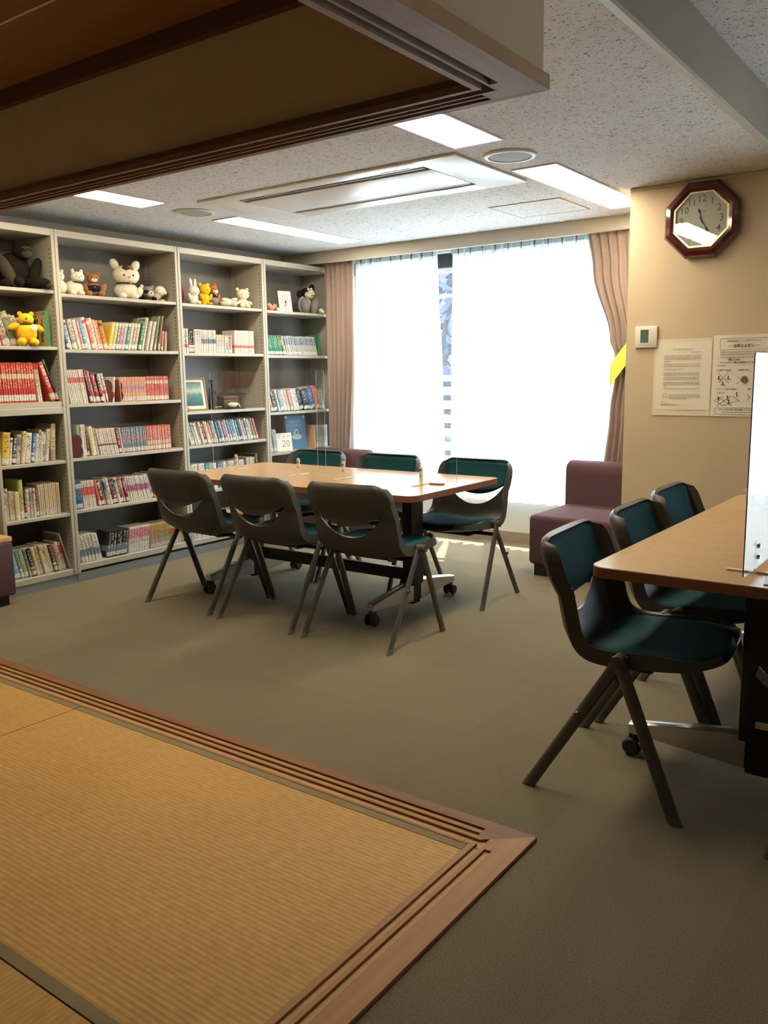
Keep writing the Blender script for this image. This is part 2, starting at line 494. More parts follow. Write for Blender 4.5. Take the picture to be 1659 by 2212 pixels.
        for j in range(nv):
            fs.append((ix(0, j), ix(0, j + 1), ix(0, j + 1) + k, ix(0, j) + k))
            fs.append((ix(nu, j + 1), ix(nu, j), ix(nu, j) + k, ix(nu, j + 1) + k))
        return s.add(vs, fs, m)
    def sheet(s, fn, nu, nv, m=0):
        vs = [fn(i / nu, j / nv) for i in range(nu + 1) for j in range(nv + 1)]
        ix = lambda i, j: i * (nv + 1) + j
        return s.add(vs, [(ix(i, j), ix(i + 1, j), ix(i + 1, j + 1), ix(i, j + 1)) for i in range(nu) for j in range(nv)], m)
    def mesh(s, name, mats, smooth=None, recalc=True):
        me = bpy.data.meshes.new(name)
        me.from_pydata(s.v, [], s.f)
        for mm in (mats if isinstance(mats, (list, tuple)) else [mats]):
            me.materials.append(MAT[mm] if isinstance(mm, str) else mm)
        me.polygons.foreach_set('material_index', s.m)
        if recalc:
            bm = bmesh.new()
            bm.from_mesh(me)
            bmesh.ops.recalc_face_normals(bm, faces=bm.faces)
            bm.to_mesh(me)
            bm.free()
        if smooth is not None:
            me.polygons.foreach_set('use_smooth', [True] * len(me.polygons))
            me.set_sharp_from_angle(angle=R(smooth))
        me.update()
        return me
    def build(s, name, mats, parent=None, smooth=None, recalc=True):
        return link(name, s.mesh(name, mats, smooth, recalc), parent)

def link(name, me, parent=None):
    o = bpy.data.objects.new(name, me)
    COL.objects.link(o)
    if parent is not None:
        o.parent = parent
    return o

def tag(o, label=None, cat=None, group=None, kind=None):
    for k, v in (('label', label), ('category', cat), ('group', group), ('kind', kind)):
        if v:
            o[k] = v
    return o

def thing(name, label, cat, loc=(0, 0, 0), rz=0.0, group=None):
    o = bpy.data.objects.new(name, None)
    o.empty_display_size = 0.1
    COL.objects.link(o)
    o.location = loc
    o.rotation_euler = (0, 0, rz)
    return tag(o, label, cat, group)

def structure(o):
    o['kind'] = 'structure'
    return o

def copy_tree(o, parent=None):
    c = o.copy()
    COL.objects.link(c)
    c.parent = parent
    for ch in o.children:
        copy_tree(ch, c)
    return c

def rrect(x0, x1, y0, y1, r, n=6):
    pts = []
    for cx, cy, a in ((x1 - r, y0 + r, -90), (x1 - r, y1 - r, 0), (x0 + r, y1 - r, 90), (x0 + r, y0 + r, 180)):
        for i in range(n + 1):
            t = R(a + 90 * i / n)
            pts.append((cx + r * math.cos(t), cy + r * math.sin(t)))
    return pts

_TEXT = {}
def text_geo(g, s, size, mtx, m=0, depth=0.0004, align='CENTER', bold=0.0):
    key = (s, align, bold)
    if key not in _TEXT:
        cu = bpy.data.curves.new('lettering', 'FONT')
        cu.body = s
        cu.size = 1.0
        cu.align_x = align
        cu.align_y = 'CENTER'
        cu.resolution_u = 2
        cu.offset = bold
        ob = bpy.data.objects.new('lettering', cu)
        COL.objects.link(ob)
        dg = bpy.context.evaluated_depsgraph_get()
        me = bpy.data.meshes.new_from_object(ob.evaluated_get(dg))
        _TEXT[key] = ([v.co.copy() for v in me.vertices], [tuple(p.vertices) for p in me.polygons])
        bpy.data.objects.remove(ob)
        bpy.data.meshes.remove(me)
        bpy.data.curves.remove(cu)
    v, f = _TEXT[key]
    g.add([mtx @ Vector((q.x * size, q.y * size, depth)) for q in v], f, m)
    return g

# ------------------------------------------------------------------ the setting
XW, YW, YP, ZC, ZH = -3.90, 3.57, 2.637, 2.159, 2.36
XR, YB = 2.95, -3.45
structure(G().box(XW - .1, XR + .1, YB - .1, YW + .1, -0.12, 0.0).build('floor', 'carpet'))
structure(G().box(XW - .1, XW, YB, YW + .1, 0, 2.5).build('wall_left', 'white_wall'))
structure(G().box(XR, XR + .1, YB, YW + .1, 0, 2.5).build('wall_right', 'dim_wall'))
structure(G().box(XW - .1, XR + .1, YB - .1, YB, 0, 2.5).build('wall_back', 'dim_wall'))
WX0, WX1, WZ0, WZ1 = -3.38, -0.95, 0.33, 2.09
VX0, VX1 = 0.62, 2.20
g = G()
g.box(XW, WX0, YW, YW + .14, 0, 2.5).box(WX0, WX1, YW, YW + .14, 0, WZ0).box(WX0, WX1, YW, YW + .14, WZ1, 2.5)
g.box(WX1, VX0, YW, YW + .14, 0, 2.5).box(VX0, VX1, YW, YW + .14, 0, WZ0).box(VX0, VX1, YW, YW + .14, WZ1, 2.5).box(VX1, XR, YW, YW + .14, 0, 2.5)
structure(g.build('wall_front', 'white_wall'))
structure(G().box(-0.779, 0.42, YP, YW - .001, 0, ZH).build('wall_pillar', 'wallpaper'))
structure(G().box(-0.785, 0.425, YP - .008, YP, 0.0, 0.075).build('baseboard_pillar', 'base'))
structure(G().box(-3.5, -0.79, YW - .010, YW, 0.0, 0.075).build('baseboard_front', 'base'))
# lower board ceiling over the lounge, higher one over the passage, the step between them
structure(G().box(XW, 0.0 - .02, 0.0, YW, ZC, ZC + .08).build('ceiling', 'ceiling'))
structure(G().box(-0.02, XR, YB, YW, ZH, ZH + .08).build('ceiling_upper', 'ceiling'))
structure(G().box(-0.02, 0.0, 0.0, YP, ZC - .001, ZH).build('wall_step', 'fascia'))
structure(G().box(-0.021, 0.002, 0.0, YP, ZC - .004, ZC + .010).build('trim_step', 'box'))
structure(G().box(-0.78, 0.0, YP - .006, YP - .0005, ZC - .018, ZC - .001).build('trim_pillar', 'wallpaper'))

# --- tatami room: short plaster walls above the lintel, ceiling boards, moulding
structure(G().box(XW, -0.105, -0.104, -0.008, 1.888, ZH).build('wall_lintel', 'sand_wall'))
structure(G().box(-0.122, -0.012, YB, -0.104, 1.888, ZH).box(-0.105, -0.012, -0.104, -0.008, 1.888, ZH).build('wall_lintel_side', 'sand_wall'))
tc_ = structure(thing('ceiling_tatami', None, None))
yy = -0.104
for i, w_ in enumerate((0.33, 0.455, 0.455, 0.455, 0.455, 0.455, 0.455, 0.28)):
    G().box(XW, -0.122, yy - w_ + .003, yy, 2.212 + (i % 2) * .004, 2.23).build('ceiling_board', 'board_ceiling', tc_)
    yy -= w_
structure(G().box(XW, -0.122, -0.132, -0.104, 2.160, 2.212).build('trim_moulding', 'moulding'))
structure(G().box(-0.150, -0.122, YB, -0.132, 2.160, 2.212).build('trim_moulding_side', 'moulding'))

# --- lintel with sliding-door grooves
ZL, ZT = 1.857, 1.890
li = structure(thing('trim_lintel', None, None))
def mitre_x(y0, y1, z0, z1, xe0, xe1):
    """Board along X between y0..y1 whose right end is cut to xe0 at y0 and xe1 at y1."""
    v = [(XW, y0), (xe0, y0), (xe1, y1), (XW, y1)]
    return G().prism(v, z0, z1)
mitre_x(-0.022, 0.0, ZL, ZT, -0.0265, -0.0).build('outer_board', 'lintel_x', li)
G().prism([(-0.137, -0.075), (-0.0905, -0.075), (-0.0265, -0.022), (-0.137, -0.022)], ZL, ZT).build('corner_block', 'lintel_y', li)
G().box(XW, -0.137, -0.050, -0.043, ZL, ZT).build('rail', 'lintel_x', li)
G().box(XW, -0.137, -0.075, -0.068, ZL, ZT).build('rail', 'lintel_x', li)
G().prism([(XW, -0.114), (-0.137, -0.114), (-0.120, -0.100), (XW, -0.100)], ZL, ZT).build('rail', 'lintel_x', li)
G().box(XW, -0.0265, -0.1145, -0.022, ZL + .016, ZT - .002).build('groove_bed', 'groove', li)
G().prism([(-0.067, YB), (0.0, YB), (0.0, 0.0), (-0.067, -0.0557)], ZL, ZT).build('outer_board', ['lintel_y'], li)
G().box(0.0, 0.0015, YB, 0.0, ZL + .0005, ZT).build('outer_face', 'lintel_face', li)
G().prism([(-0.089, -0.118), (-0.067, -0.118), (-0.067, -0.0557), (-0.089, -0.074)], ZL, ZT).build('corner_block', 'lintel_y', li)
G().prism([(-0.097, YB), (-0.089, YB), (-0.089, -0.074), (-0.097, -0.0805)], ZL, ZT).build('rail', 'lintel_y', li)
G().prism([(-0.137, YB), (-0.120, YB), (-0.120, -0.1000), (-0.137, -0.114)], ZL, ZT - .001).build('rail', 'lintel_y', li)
G().box(-0.1365, -0.066, YB, -0.1146, ZL + .016, ZT - .002).build('groove_bed', 'groove', li)

# --- sill on the floor below it
ZS = 0.010
si = structure(thing('trim_sill', None, None))
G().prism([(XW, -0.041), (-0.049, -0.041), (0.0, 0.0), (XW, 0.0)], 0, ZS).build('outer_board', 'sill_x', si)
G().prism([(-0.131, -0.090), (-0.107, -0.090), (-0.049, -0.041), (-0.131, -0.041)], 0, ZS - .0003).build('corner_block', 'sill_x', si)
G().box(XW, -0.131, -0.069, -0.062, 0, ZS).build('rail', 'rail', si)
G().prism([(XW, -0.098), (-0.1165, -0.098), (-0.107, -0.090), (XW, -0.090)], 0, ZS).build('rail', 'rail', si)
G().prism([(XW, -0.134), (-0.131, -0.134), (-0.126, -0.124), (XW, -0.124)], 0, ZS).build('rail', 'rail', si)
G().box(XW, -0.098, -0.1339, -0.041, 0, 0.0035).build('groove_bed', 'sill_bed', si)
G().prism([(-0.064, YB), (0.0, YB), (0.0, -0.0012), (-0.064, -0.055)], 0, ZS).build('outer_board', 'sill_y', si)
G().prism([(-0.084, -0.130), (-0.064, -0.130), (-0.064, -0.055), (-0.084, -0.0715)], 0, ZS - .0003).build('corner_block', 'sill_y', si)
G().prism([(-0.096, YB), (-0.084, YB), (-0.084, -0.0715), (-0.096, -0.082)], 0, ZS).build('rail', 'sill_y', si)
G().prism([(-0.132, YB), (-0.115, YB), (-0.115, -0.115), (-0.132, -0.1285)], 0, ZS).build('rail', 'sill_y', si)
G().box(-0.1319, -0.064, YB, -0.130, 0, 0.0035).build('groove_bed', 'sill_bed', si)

# --- tatami mats
def mat_(label, x0, x1, y0, y1, turned=False):
    t_ = thing('tatami_mat', label, 'tatami mat', ((x0 + x1) / 2, (y0 + y1) / 2, 0), group='tatami mats')
    hx, hy, e, zt = (x1 - x0) / 2, (y1 - y0) / 2, 0.028, 0.0075
    if turned:
        G().box(-hx + e, hx - e, -hy, hy, 0.0005, zt).build('rush_face', 'tatami_turned', t_)
        for s_ in (-1, 1):
            a, b_ = sorted((s_ * hx, s_ * (hx - e)))
            G().box(a, b_, -hy, hy, 0.0005, zt + .0012).build('edging', 'heri', t_)
    else:
        G().box(-hx, hx, -hy + e, hy - e, 0.0005, zt).build('rush_face', 'tatami', t_)
        for s_ in (-1, 1):
            a, b_ = sorted((s_ * hy, s_ * (hy - e)))
            G().box(-hx, hx, a, b_, 0.0005, zt + .0012).build('edging', 'heri', t_)
mat_('wide golden tatami mat filling the corner of the wooden sill', -1.798, -0.134, -1.077, -0.1345)
mat_('tatami mat lying beyond the seam, left of the corner mat', -3.47, -1.803, -1.077, -0.1345)
mat_('tatami mat with its weave turned crossways, below the corner mat', -1.802, -0.134, -2.0, -1.0805, True)
mat_('tatami mat with crossways weave, farther left below the seam', -3.47, -1.805, -2.0, -1.0805, True)

# --- windows behind the sheers, curtain box
def window(n, x0, x1):
    wo = structure(thing('window_%d' % n, None, None))
    y0, y1 = YW + .05, YW + .11
    G().box(x0, x1, y0, y1, WZ1 - .10, WZ1).build('head_frame', 'dark_alu', wo)
    G().box(x0, x1, y0, y1, WZ0, WZ0 + .05).build('bottom_frame', 'white_alu', wo)
    k = 4
    for i in range(k + 1):
        xc = x0 + (x1 - x0) * i / k
        G().box(xc - .025, xc + .025, y0, y1, WZ0 + .05, WZ1 - .10).build('mullion', 'white_alu', wo)
    G().box(x0, x1, y0 + .008, y1 - .008, 1.955, 1.98).build('transom', 'white_alu', wo)
    G().box(x0, x1, y0 + .008, y1 - .008, 1.78, 1.80).build('transom', 'white_alu', wo)
    for i in range(k):
        a = x0 + (x1 - x0) * i / k + .025
        b_ = x0 + (x1 - x0) * (i + 1) / k - .025
        G().box(a, b_, y0 + .027, y0 + .033, WZ0 + .05, 1.78).build('pane', 'glass', wo)
        G().box(a, b_, y0 + .027, y0 + .033, 1.80, 1.955).build('pane', 'glass', wo)
window(1, WX0, WX1)
window(2, VX0, VX1)
structure(G().box(-3.895, -0.785, 3.335, 3.365, 2.073, ZC - .0005).box(-3.895, -0.785, 3.365, 3.568, 2.140, ZC - .0005).build('trim_curtain_box', 'box'))
structure(G().box(0.43, XR - .005, 3.335, 3.365, 2.073, ZH).build('trim_curtain_box_far', 'box'))

def curtain(name, label, cat, mat, xl, xr, zt, zb, y, folds, amp, nv=16, group=None, phase=0.0, wob=0.0):
    """Hanging cloth whose left and right edges are functions of height (0 top .. 1 bottom)."""
    t_ = thing(name, label, cat, ((xl(0) + xr(0)) / 2, y, zb), group=group)
    cx = (xl(0) + xr(0)) / 2
    nu = folds * 8
    rng = random.Random(len(label))
    am = [0.6 + 0.8 * rng.random() for _ in range(folds + 2)]
    def fn(u, v):
        x = xl(v) + (xr(v) - xl(v)) * (u + wob * math.sin(u * 23 + v * 2) * 0.3)
        a = amp * (0.55 + 0.45 * v) * am[int(u * folds)]
        yv = a * math.sin(2 * math.pi * folds * u + phase + 0.5 * math.sin(3 * v + u * 5))
        return (x - cx, yv, (zt - zb) * (1 - v))
    G().sheet(fn, nu, nv).build('cloth', mat, t_, smooth=60, recalc=False)
    return t_, cx
def lerp_pts(pts):
    def f(v):
        for (a, x), (b, y) in zip(pts, pts[1:]):
            if v <= b:
                t = (v - a) / (b - a)
                t = t * t * (3 - 2 * t)
                return x + (y - x) * t
        return pts[-1][1]
    return f
def heading(t_, cx, x0, x1, n, zt, zb):
    h = G().sheet(lambda u, v: (x0 + (x1 - x0) * u - cx, -0.012, zt - zb - 0.004 - 0.058 * v), 24, 1)
    h.build('heading_tape', 'heading', t_, recalc=False)
    for i in range(n):
        xc = x0 + (x1 - x0) * (i + 0.6) / n - cx
        z1, z0 = zt - zb, zt - zb - .075
        G().add([(xc - .007, -.013, z1), (xc + .007, -.013, z1), (xc, -.030, z1), (xc - .003, -.013, z0), (xc + .003, -.013, z0), (xc, -.017, z0)],
                [(0, 1, 2), (3, 5, 4), (0, 2, 5, 3), (1, 4, 5, 2), (0, 3, 4, 1)]).build('pleat', 'heading', t_)
t_, cx = curtain('sheer_curtain', 'white sheer curtain between the left drape and the narrow window gap', 'curtain', 'sheer', lerp_pts([(0, -3.26), (1, -3.32)]), lerp_pts([(0, -2.507), (.15, -2.498), (.5, -2.468), (1, -2.452)]), 2.118, 0.31, 3.475, 11, 0.026, group='sheer curtains')
heading(t_, cx, -3.25, -2.507, 8, 2.118, 0.31)
t_, cx = curtain('sheer_curtain', 'wide white sheer curtain right of the narrow window gap', 'curtain', 'sheer', lerp_pts([(0, -2.387), (.15, -2.390), (.5, -2.402), (1, -2.412)]), lerp_pts([(0, -1.28), (1, -1.00)]), 2.118, 0.31, 3.475, 15, 0.028, group='sheer curtains', phase=1.0)
heading(t_, cx, -2.387, -1.30, 11, 2.118, 0.31)
curtain('sheer_curtain', 'white sheer curtain behind the pillar seen only mirrored in the acrylic', 'curtain', 'sheer', lambda v: 0.60, lambda v: 2.23, 2.11, 0.31, 3.475, 17, 0.026, group='sheer curtains')
curtain('drape', 'mauve drape hanging straight beside the bookcase end', 'curtain', 'drape', lerp_pts([(0, -3.535), (1, -3.53)]), lerp_pts([(0, -3.245), (.35, -3.250), (1, -3.315)]), 2.085, 0.22, 3.43, 6, 0.022, group='mauve drapes')
dr, cx = curtain('drape', 'mauve drape gathered back against the pillar by a yellow band', 'curtain', 'drape', lerp_pts([(0, -1.335), (.12, -1.30), (.36, -1.175), (.415, -1.14), (.47, -1.135), (.6, -1.165), (.85, -1.205), (1, -1.215)]), lerp_pts([(0, -.82), (.42, -.86), (1, -.82)]), 2.085, 0.22, 3.40, 9, 0.024, nv=30, group='mauve drapes', phase=0.6)
def band(u, v):
    a = math.pi * u
    x = -1.15 + 0.30 * u
    y = 3.368 - 0.03 * math.sin(a)
    z = 1.225 + 0.36 * (u - 0.1) + 0.145 * (v - 0.5) * (1 - 0.15 * u) + 0.0
    return Vector((x, y, z))
b_ = G().shell(lambda u, v: band(u, v), lambda u, v: band(u, v) + Vector((0, -.002, 0)), 14, 4).build('tieback', 'yellow_band', None, smooth=50)
tag(b_, 'bright yellow tieback band holding the gathered drape', 'tieback')

# --- outside: railing slats, tree, opposite house
ra = thing('balcony_railing', 'white balcony railing of level slats seen through the curtain gap', 'railing', (-2.8, 4.75, -.3))
for i in range(9):
    G().box(-1.6, 1.6, -.015, .015, .45 + i * .125, .52 + i * .125).build('slat', 'white_alu', ra)
for x in (-1.6, 0.3, 1.6):
    G().box(x - .02, x + .02, .016, .05, 0, 1.55).build('post', 'white_alu', ra)
G().box(-1.62, 1.62, -.03, .03, 1.50, 1.56).build('handrail', plain('slate_rail', (0.012, 0.02, 0.06), .5), ra)
leafm = plain('bluish_leaf', (0.016, 0.028, 0.055), 0.6, var=0.3, vscale=5)
tr = thing('tree', 'leafy tree outside seen through the curtain gap', 'tree', (-5.0, 7.6, -3.0))
G().tube([(0, 0, 0), (.05, 0, 2.5), (-.1, .1, 4.2), (.1, 0, 5.5)], [.14, .12, .09, .04], 8).build('trunk', plain('bark', (.02, .018, .02), .9), tr, smooth=40)
g = G()
rng = random.Random(4)
for i in range(900):
    a, b2, rr = rng.uniform(0, 6.28), rng.uniform(-1, 1), rng.random() ** 0.4
    c = Vector((1.5 * rr * math.cos(a) * math.sqrt(1 - b2 * b2), 0.9 * rr * math.sin(a) * math.sqrt(1 - b2 * b2), 4.7 + 1.6 * rr * b2))
    d1 = Vector((rng.uniform(-1, 1), rng.uniform(-1, 1), rng.uniform(-1, 1))).normalized()
    d2 = d1.cross(Vector((rng.uniform(-1, 1), rng.uniform(-1, 1), rng.uniform(-1, 1)))).normalized()
    L, W_ = rng.uniform(.09, .16), rng.uniform(.03, .05)
    g.add([c - d1 * L, c + d2 * W_, c + d1 * L, c - d2 * W_], [(0, 1, 2, 3)])
lf = g.build('foliage', leafm, tr, recalc=False)
lf['kind'] = 'stuff'
hb = thing('house', 'pale grey house wall standing beyond the tree', 'building', (-5, 11.5, -3))
G().box(-3, 4, 0, .3, 0, 9).build('wall', plain('house_wall', (.036, .034, .042), .8), hb)
G().box(-3.2, 4.2, -.3, .3, 9, 9.3).build('roof', plain('house_roof', (.02, .02, .022), .8), hb)

# ------------------------------------------------------------------ ceiling fittings
def ceiling_light(label, x0, x1, y0, y1):
    t_ = thing('ceiling_light', label, 'ceiling light', ((x0 + x1) / 2, (y0 + y1) / 2, ZC), group='recessed ceiling lights')
    hx, hy, e = (x1 - x0) / 2, (y1 - y0) / 2, 0.012
    G().box(-hx, hx, -hy, -hy + e, -.006, -.0005).box(-hx, hx, hy - e, hy, -.006, -.0005).box(-hx, -hx + e, -hy + e, hy - e, -.006, -.0005).box(hx - e, hx, -hy + e, hy - e, -.006, -.0005).build('frame', 'ac_white', t_)
    G().box(-hx + e, hx - e, -hy + e, hy - e, -.003, -.0005).build('diffuser', 'lamp', t_)
ceiling_light('recessed ceiling light half hidden by the lintel corner', -1.068, -0.842, 0.11, 1.345)
ceiling_light('recessed ceiling light running to the clock wall', -1.068, -0.842, 1.855, 3.09)
ceiling_light('recessed ceiling light near the leftmost bookcase', -3.105, -2.885, 0.11, 1.33)
ceiling_light('recessed ceiling light at the bookcase and window corner', -3.105, -2.885, 1.855, 3.09)

def ceiling_speaker(label, x, y):
    t_ = thing('ceiling_speaker', label, 'speaker', (x, y, ZC), group='round ceiling speakers')
    n = 40
    def circ(r_, z):
        return [(r_ * math.cos(2 * math.pi * i / n), r_ * math.sin(2 * math.pi * i / n), z) for i in range(n)]
    G().rings([circ(.115, -.0005), circ(.115, -.006), circ(.110, -.010), circ(.096, -.010), circ(.094, -.006)], cap0=True, cap1=False).build('rim', 'white_plastic', t_, smooth=40)
    G().rings([circ(.0945, -.003), circ(.0945, -.007), circ(.06, -.009), circ(.02, -.0095)]).build('grille', 'speaker', t_, smooth=40)
ceiling_speaker('round grey ceiling speaker between the two lights by the clock', -0.945, 1.605)
ceiling_speaker('round grey ceiling speaker above the bookcases', -2.985, 1.615)

ac = thing('air_conditioner', 'white two-way cassette air conditioner in the ceiling', 'air conditioner', (-1.925, 1.755, ZC))
X0, X1, Y0, Y1 = -.815, .815, -.345, .345
s0, s1 = -.605, .595
G().rbox(X0, s0, Y0, Y1, -.011, -.0005, .002).build('end_panel', 'ac_white', ac, smooth=40)
G().rbox(s1, X1, Y0, Y1, -.011, -.0005, .002).build('end_panel', 'ac_white', ac, smooth=40)
G().rbox(s0, s1, Y0, -.250, -.011, -.0005, .002).build('side_panel', 'ac_white', ac, smooth=40)
G().rbox(s0, s1, .225, Y1, -.011, -.0005, .002).build('side_panel', 'ac_white', ac, smooth=40)
G().rbox(s0, s1, -.185, .172, -.013, -.0005, .003).build('grille_panel', 'ac_white', ac, smooth=40)
for a, b_ in ((-.250, -.185), (.172, .225)):
    G().box(s0, s1, a, b_, -.004, -.0005).build('air_slot', 'ac_dark', ac)
    G().tube([(s0 + .01, (a + b_) / 2 - .008, -.009), (s1 - .01, (a + b_) / 2 - .008, -.009)], .010, 8, side=(0, 0, 1), flat=.35).build('louver', 'louver', ac, smooth=40)
for x in (-.40, .36):
    G().box(x, x + .16, -.268, -.252, -.0125, -.011).build('clip', 'white_plastic', ac)
    G().box(x, x + .16, .228, .244, -.0125, -.011).build('clip', 'white_plastic', ac)

ha = thing('access_hatch', 'square speckled access hatch in the ceiling beside the window', 'hatch', (-1.385, 2.81, ZC))
hx, hy = .215, .205
G().box(-hx, hx, -hy, hy, -.003, -.0005).build('panel', 'ceiling', ha)
for a in ((-hx - .006, hx + .006, -hy - .006, -hy - .001), (-hx - .006, hx + .006, hy + .001, hy + .006), (-hx - .006, -hx - .001, -hy, hy), (hx + .001, hx + .006, -hy, hy)):
    G().box(*a, -.004, -.0005).build('rim', 'fascia', ha)

# ------------------------------------------------------------------ bookcases
XB, DEP = -3.546, 0.325
PW = 0.021
def bookcase(label, y0, y1, shelves, top=2.056, bottom=0.0, toprail=0.038, plinth=True, rail_z=None):
    t_ = thing('bookcase', label, 'bookcase', (XB, (y0 + y1) / 2, bottom), group='beige steel bookcases')
    h = (y1 - y0) / 2
    b0 = .055 if plinth else 0.0
    H = top - bottom
    for s_ in (-1, 1):
        a, b_ = sorted((s_ * (h - .0008), s_ * (h - PW)))
        G().rbox(-DEP, 0, a, b_, b0, H, .002, 1).build('side_panel', 'steel', t_)
    G().box(-DEP, -DEP + .008, -h + PW, h - PW, b0, H).build('back_panel', 'steel_shaded', t_)
    G().rbox(-DEP + .008, -.001, -h + PW, h - PW, H - toprail, H, .002, 1).build('top_panel', 'steel', t_)
    if plinth:
        G().box(-DEP, -.012, -h + .001, h - .001, 0, b0).build('plinth', 'plinth', t_)
    for z in shelves:
        th = .020 if z - bottom > .16 else .035
        G().rbox(-DEP + .008, -.006, -h + PW + .001, h - PW - .001, z - bottom - th, z - bottom, .002, 1).build('shelf', 'steel', t_)
    for s_ in (-1, 1):
        g = G()
        yy = s_ * (h - PW - .0006)
        for xo in (-.028, -.27):
            z = b0 + .10
            while z < H - .10:
                g.add([(xo, yy, z), (xo + .007, yy, z), (xo + .007, yy, z + .009), (xo, yy, z + .009)], [(0, 1, 2, 3)])
                z += .0245
        tag(g.build('peg_holes', 'hole', t_, recalc=False), kind='stuff')
    return t_
S1 = [1.718, 1.401]
bookcase('narrow upper bookcase stacked above the leftmost shelves', .612, 1.0595, S1 + [1.088], top=2.056, bottom=1.056, plinth=False)
bookcase('narrow lower bookcase standing on the floor at far left', .612, 1.0595, [.745, .430, .088], top=1.0555)
bookcase('widest bookcase with the big white cat on its top shelf', 1.0605, 1.953, [1.704, 1.387, 1.070, .750, .437, .105])
bookcase('bookcase holding the framed sea picture', 1.955, 2.7555, [1.701, 1.378, .986, .755, .437, .105])
bookcase('bookcase at the end beside the mauve drape', 2.757, 3.560, [1.696, 1.370, .946, .640, .400, .105])

# ------------------------------------------------------------------ books
def book_mesh(soft):
    g = G()
    sp = [(-.05, 0), (-.012, .12), (0, .32), (0, .68), (-.012, .88), (-.05, 1)]
    ct = .06 if soft else .10
    outer = [(-1, 0)] + sp + [(-1, 1)]
    inner = [(-1, 1 - ct), (-.06, 1 - ct), (-.06, ct), (-1, ct)]
    poly = outer + inner
    n = len(poly)
    v = [(x, y, 0) for x, y in poly] + [(x, y, 1) for x, y in poly]
    f = [(i, (i + 1) % n, (i + 1) % n + n, i + n) for i in range(n)]
    # caps drawn as two boards and the spine strip
    strips = [(0, 1, 10, 11), (1, 2, 3, 10), (3, 4, 9, 10), (4, 5, 6, 9), (6, 7, 8, 9)]
    f += [tuple(s)[::-1] for s in strips] + [tuple(i + n for i in s) for s in strips]
    g.add(v, f, 0)
    z0, z1 = (.002, .995) if soft else (.014, .984)
    g.box(-.985 if not soft else -.998, -.058, ct - .01, 1 - ct + .01, z0, z1, 1)
    return g.mesh('book_soft' if soft else 'book_hard', ['book', 'page'])
BK = {True: book_mesh(True), False: book_mesh(False)}

C = dict(white=(.62, .58, .50), offwhite=(.55, .50, .41), cream=(.58, .49, .32), beige=(.45, .36, .24), tan=(.36, .25, .14), brown=(.12, .06, .035), black=(.02, .02, .022),
         grey=(.27, .27, .26), silver=(.40, .40, .39), red=(.48, .045, .035), coral=(.58, .16, .11), pink=(.60, .25, .25), rose=(.50, .13, .17), maroon=(.15, .025, .025), orange=(.58, .22, .05),
         peach=(.60, .34, .20), yellow=(.64, .43, .06), gold=(.48, .32, .09), lime=(.42, .44, .10), green=(.035, .20, .09), jade=(.03, .26, .17), sage=(.24, .31, .20), teal=(.03, .24, .25),
         sky=(.10, .34, .50), blue=(.03, .13, .34), navy=(.02, .035, .10), slate=(.17, .22, .27), lilac=(.33, .29, .40), mint=(.35, .45, .36))
CN = dict(offwhite='off-white', sky='sky-blue', jade='jade green', mint='pale mint', silver='silvery grey', slate='slate blue', rose='rose red', gold='golden', sage='sage green', lime='lime green')

ORD = ['first', 'second', 'third', 'fourth', 'fifth', 'sixth', 'seventh', 'eighth', 'ninth', 'tenth', 'eleventh', 'twelfth', 'thirteenth', 'fourteenth', 'fifteenth', 'sixteenth', 'seventeenth', 'eighteenth', 'nineteenth', 'twentieth',
       'twenty-first', 'twenty-second', 'twenty-third', 'twenty-fourth', 'twenty-fifth', 'twenty-sixth', 'twenty-seventh', 'twenty-eighth', 'twenty-ninth', 'thirtieth']

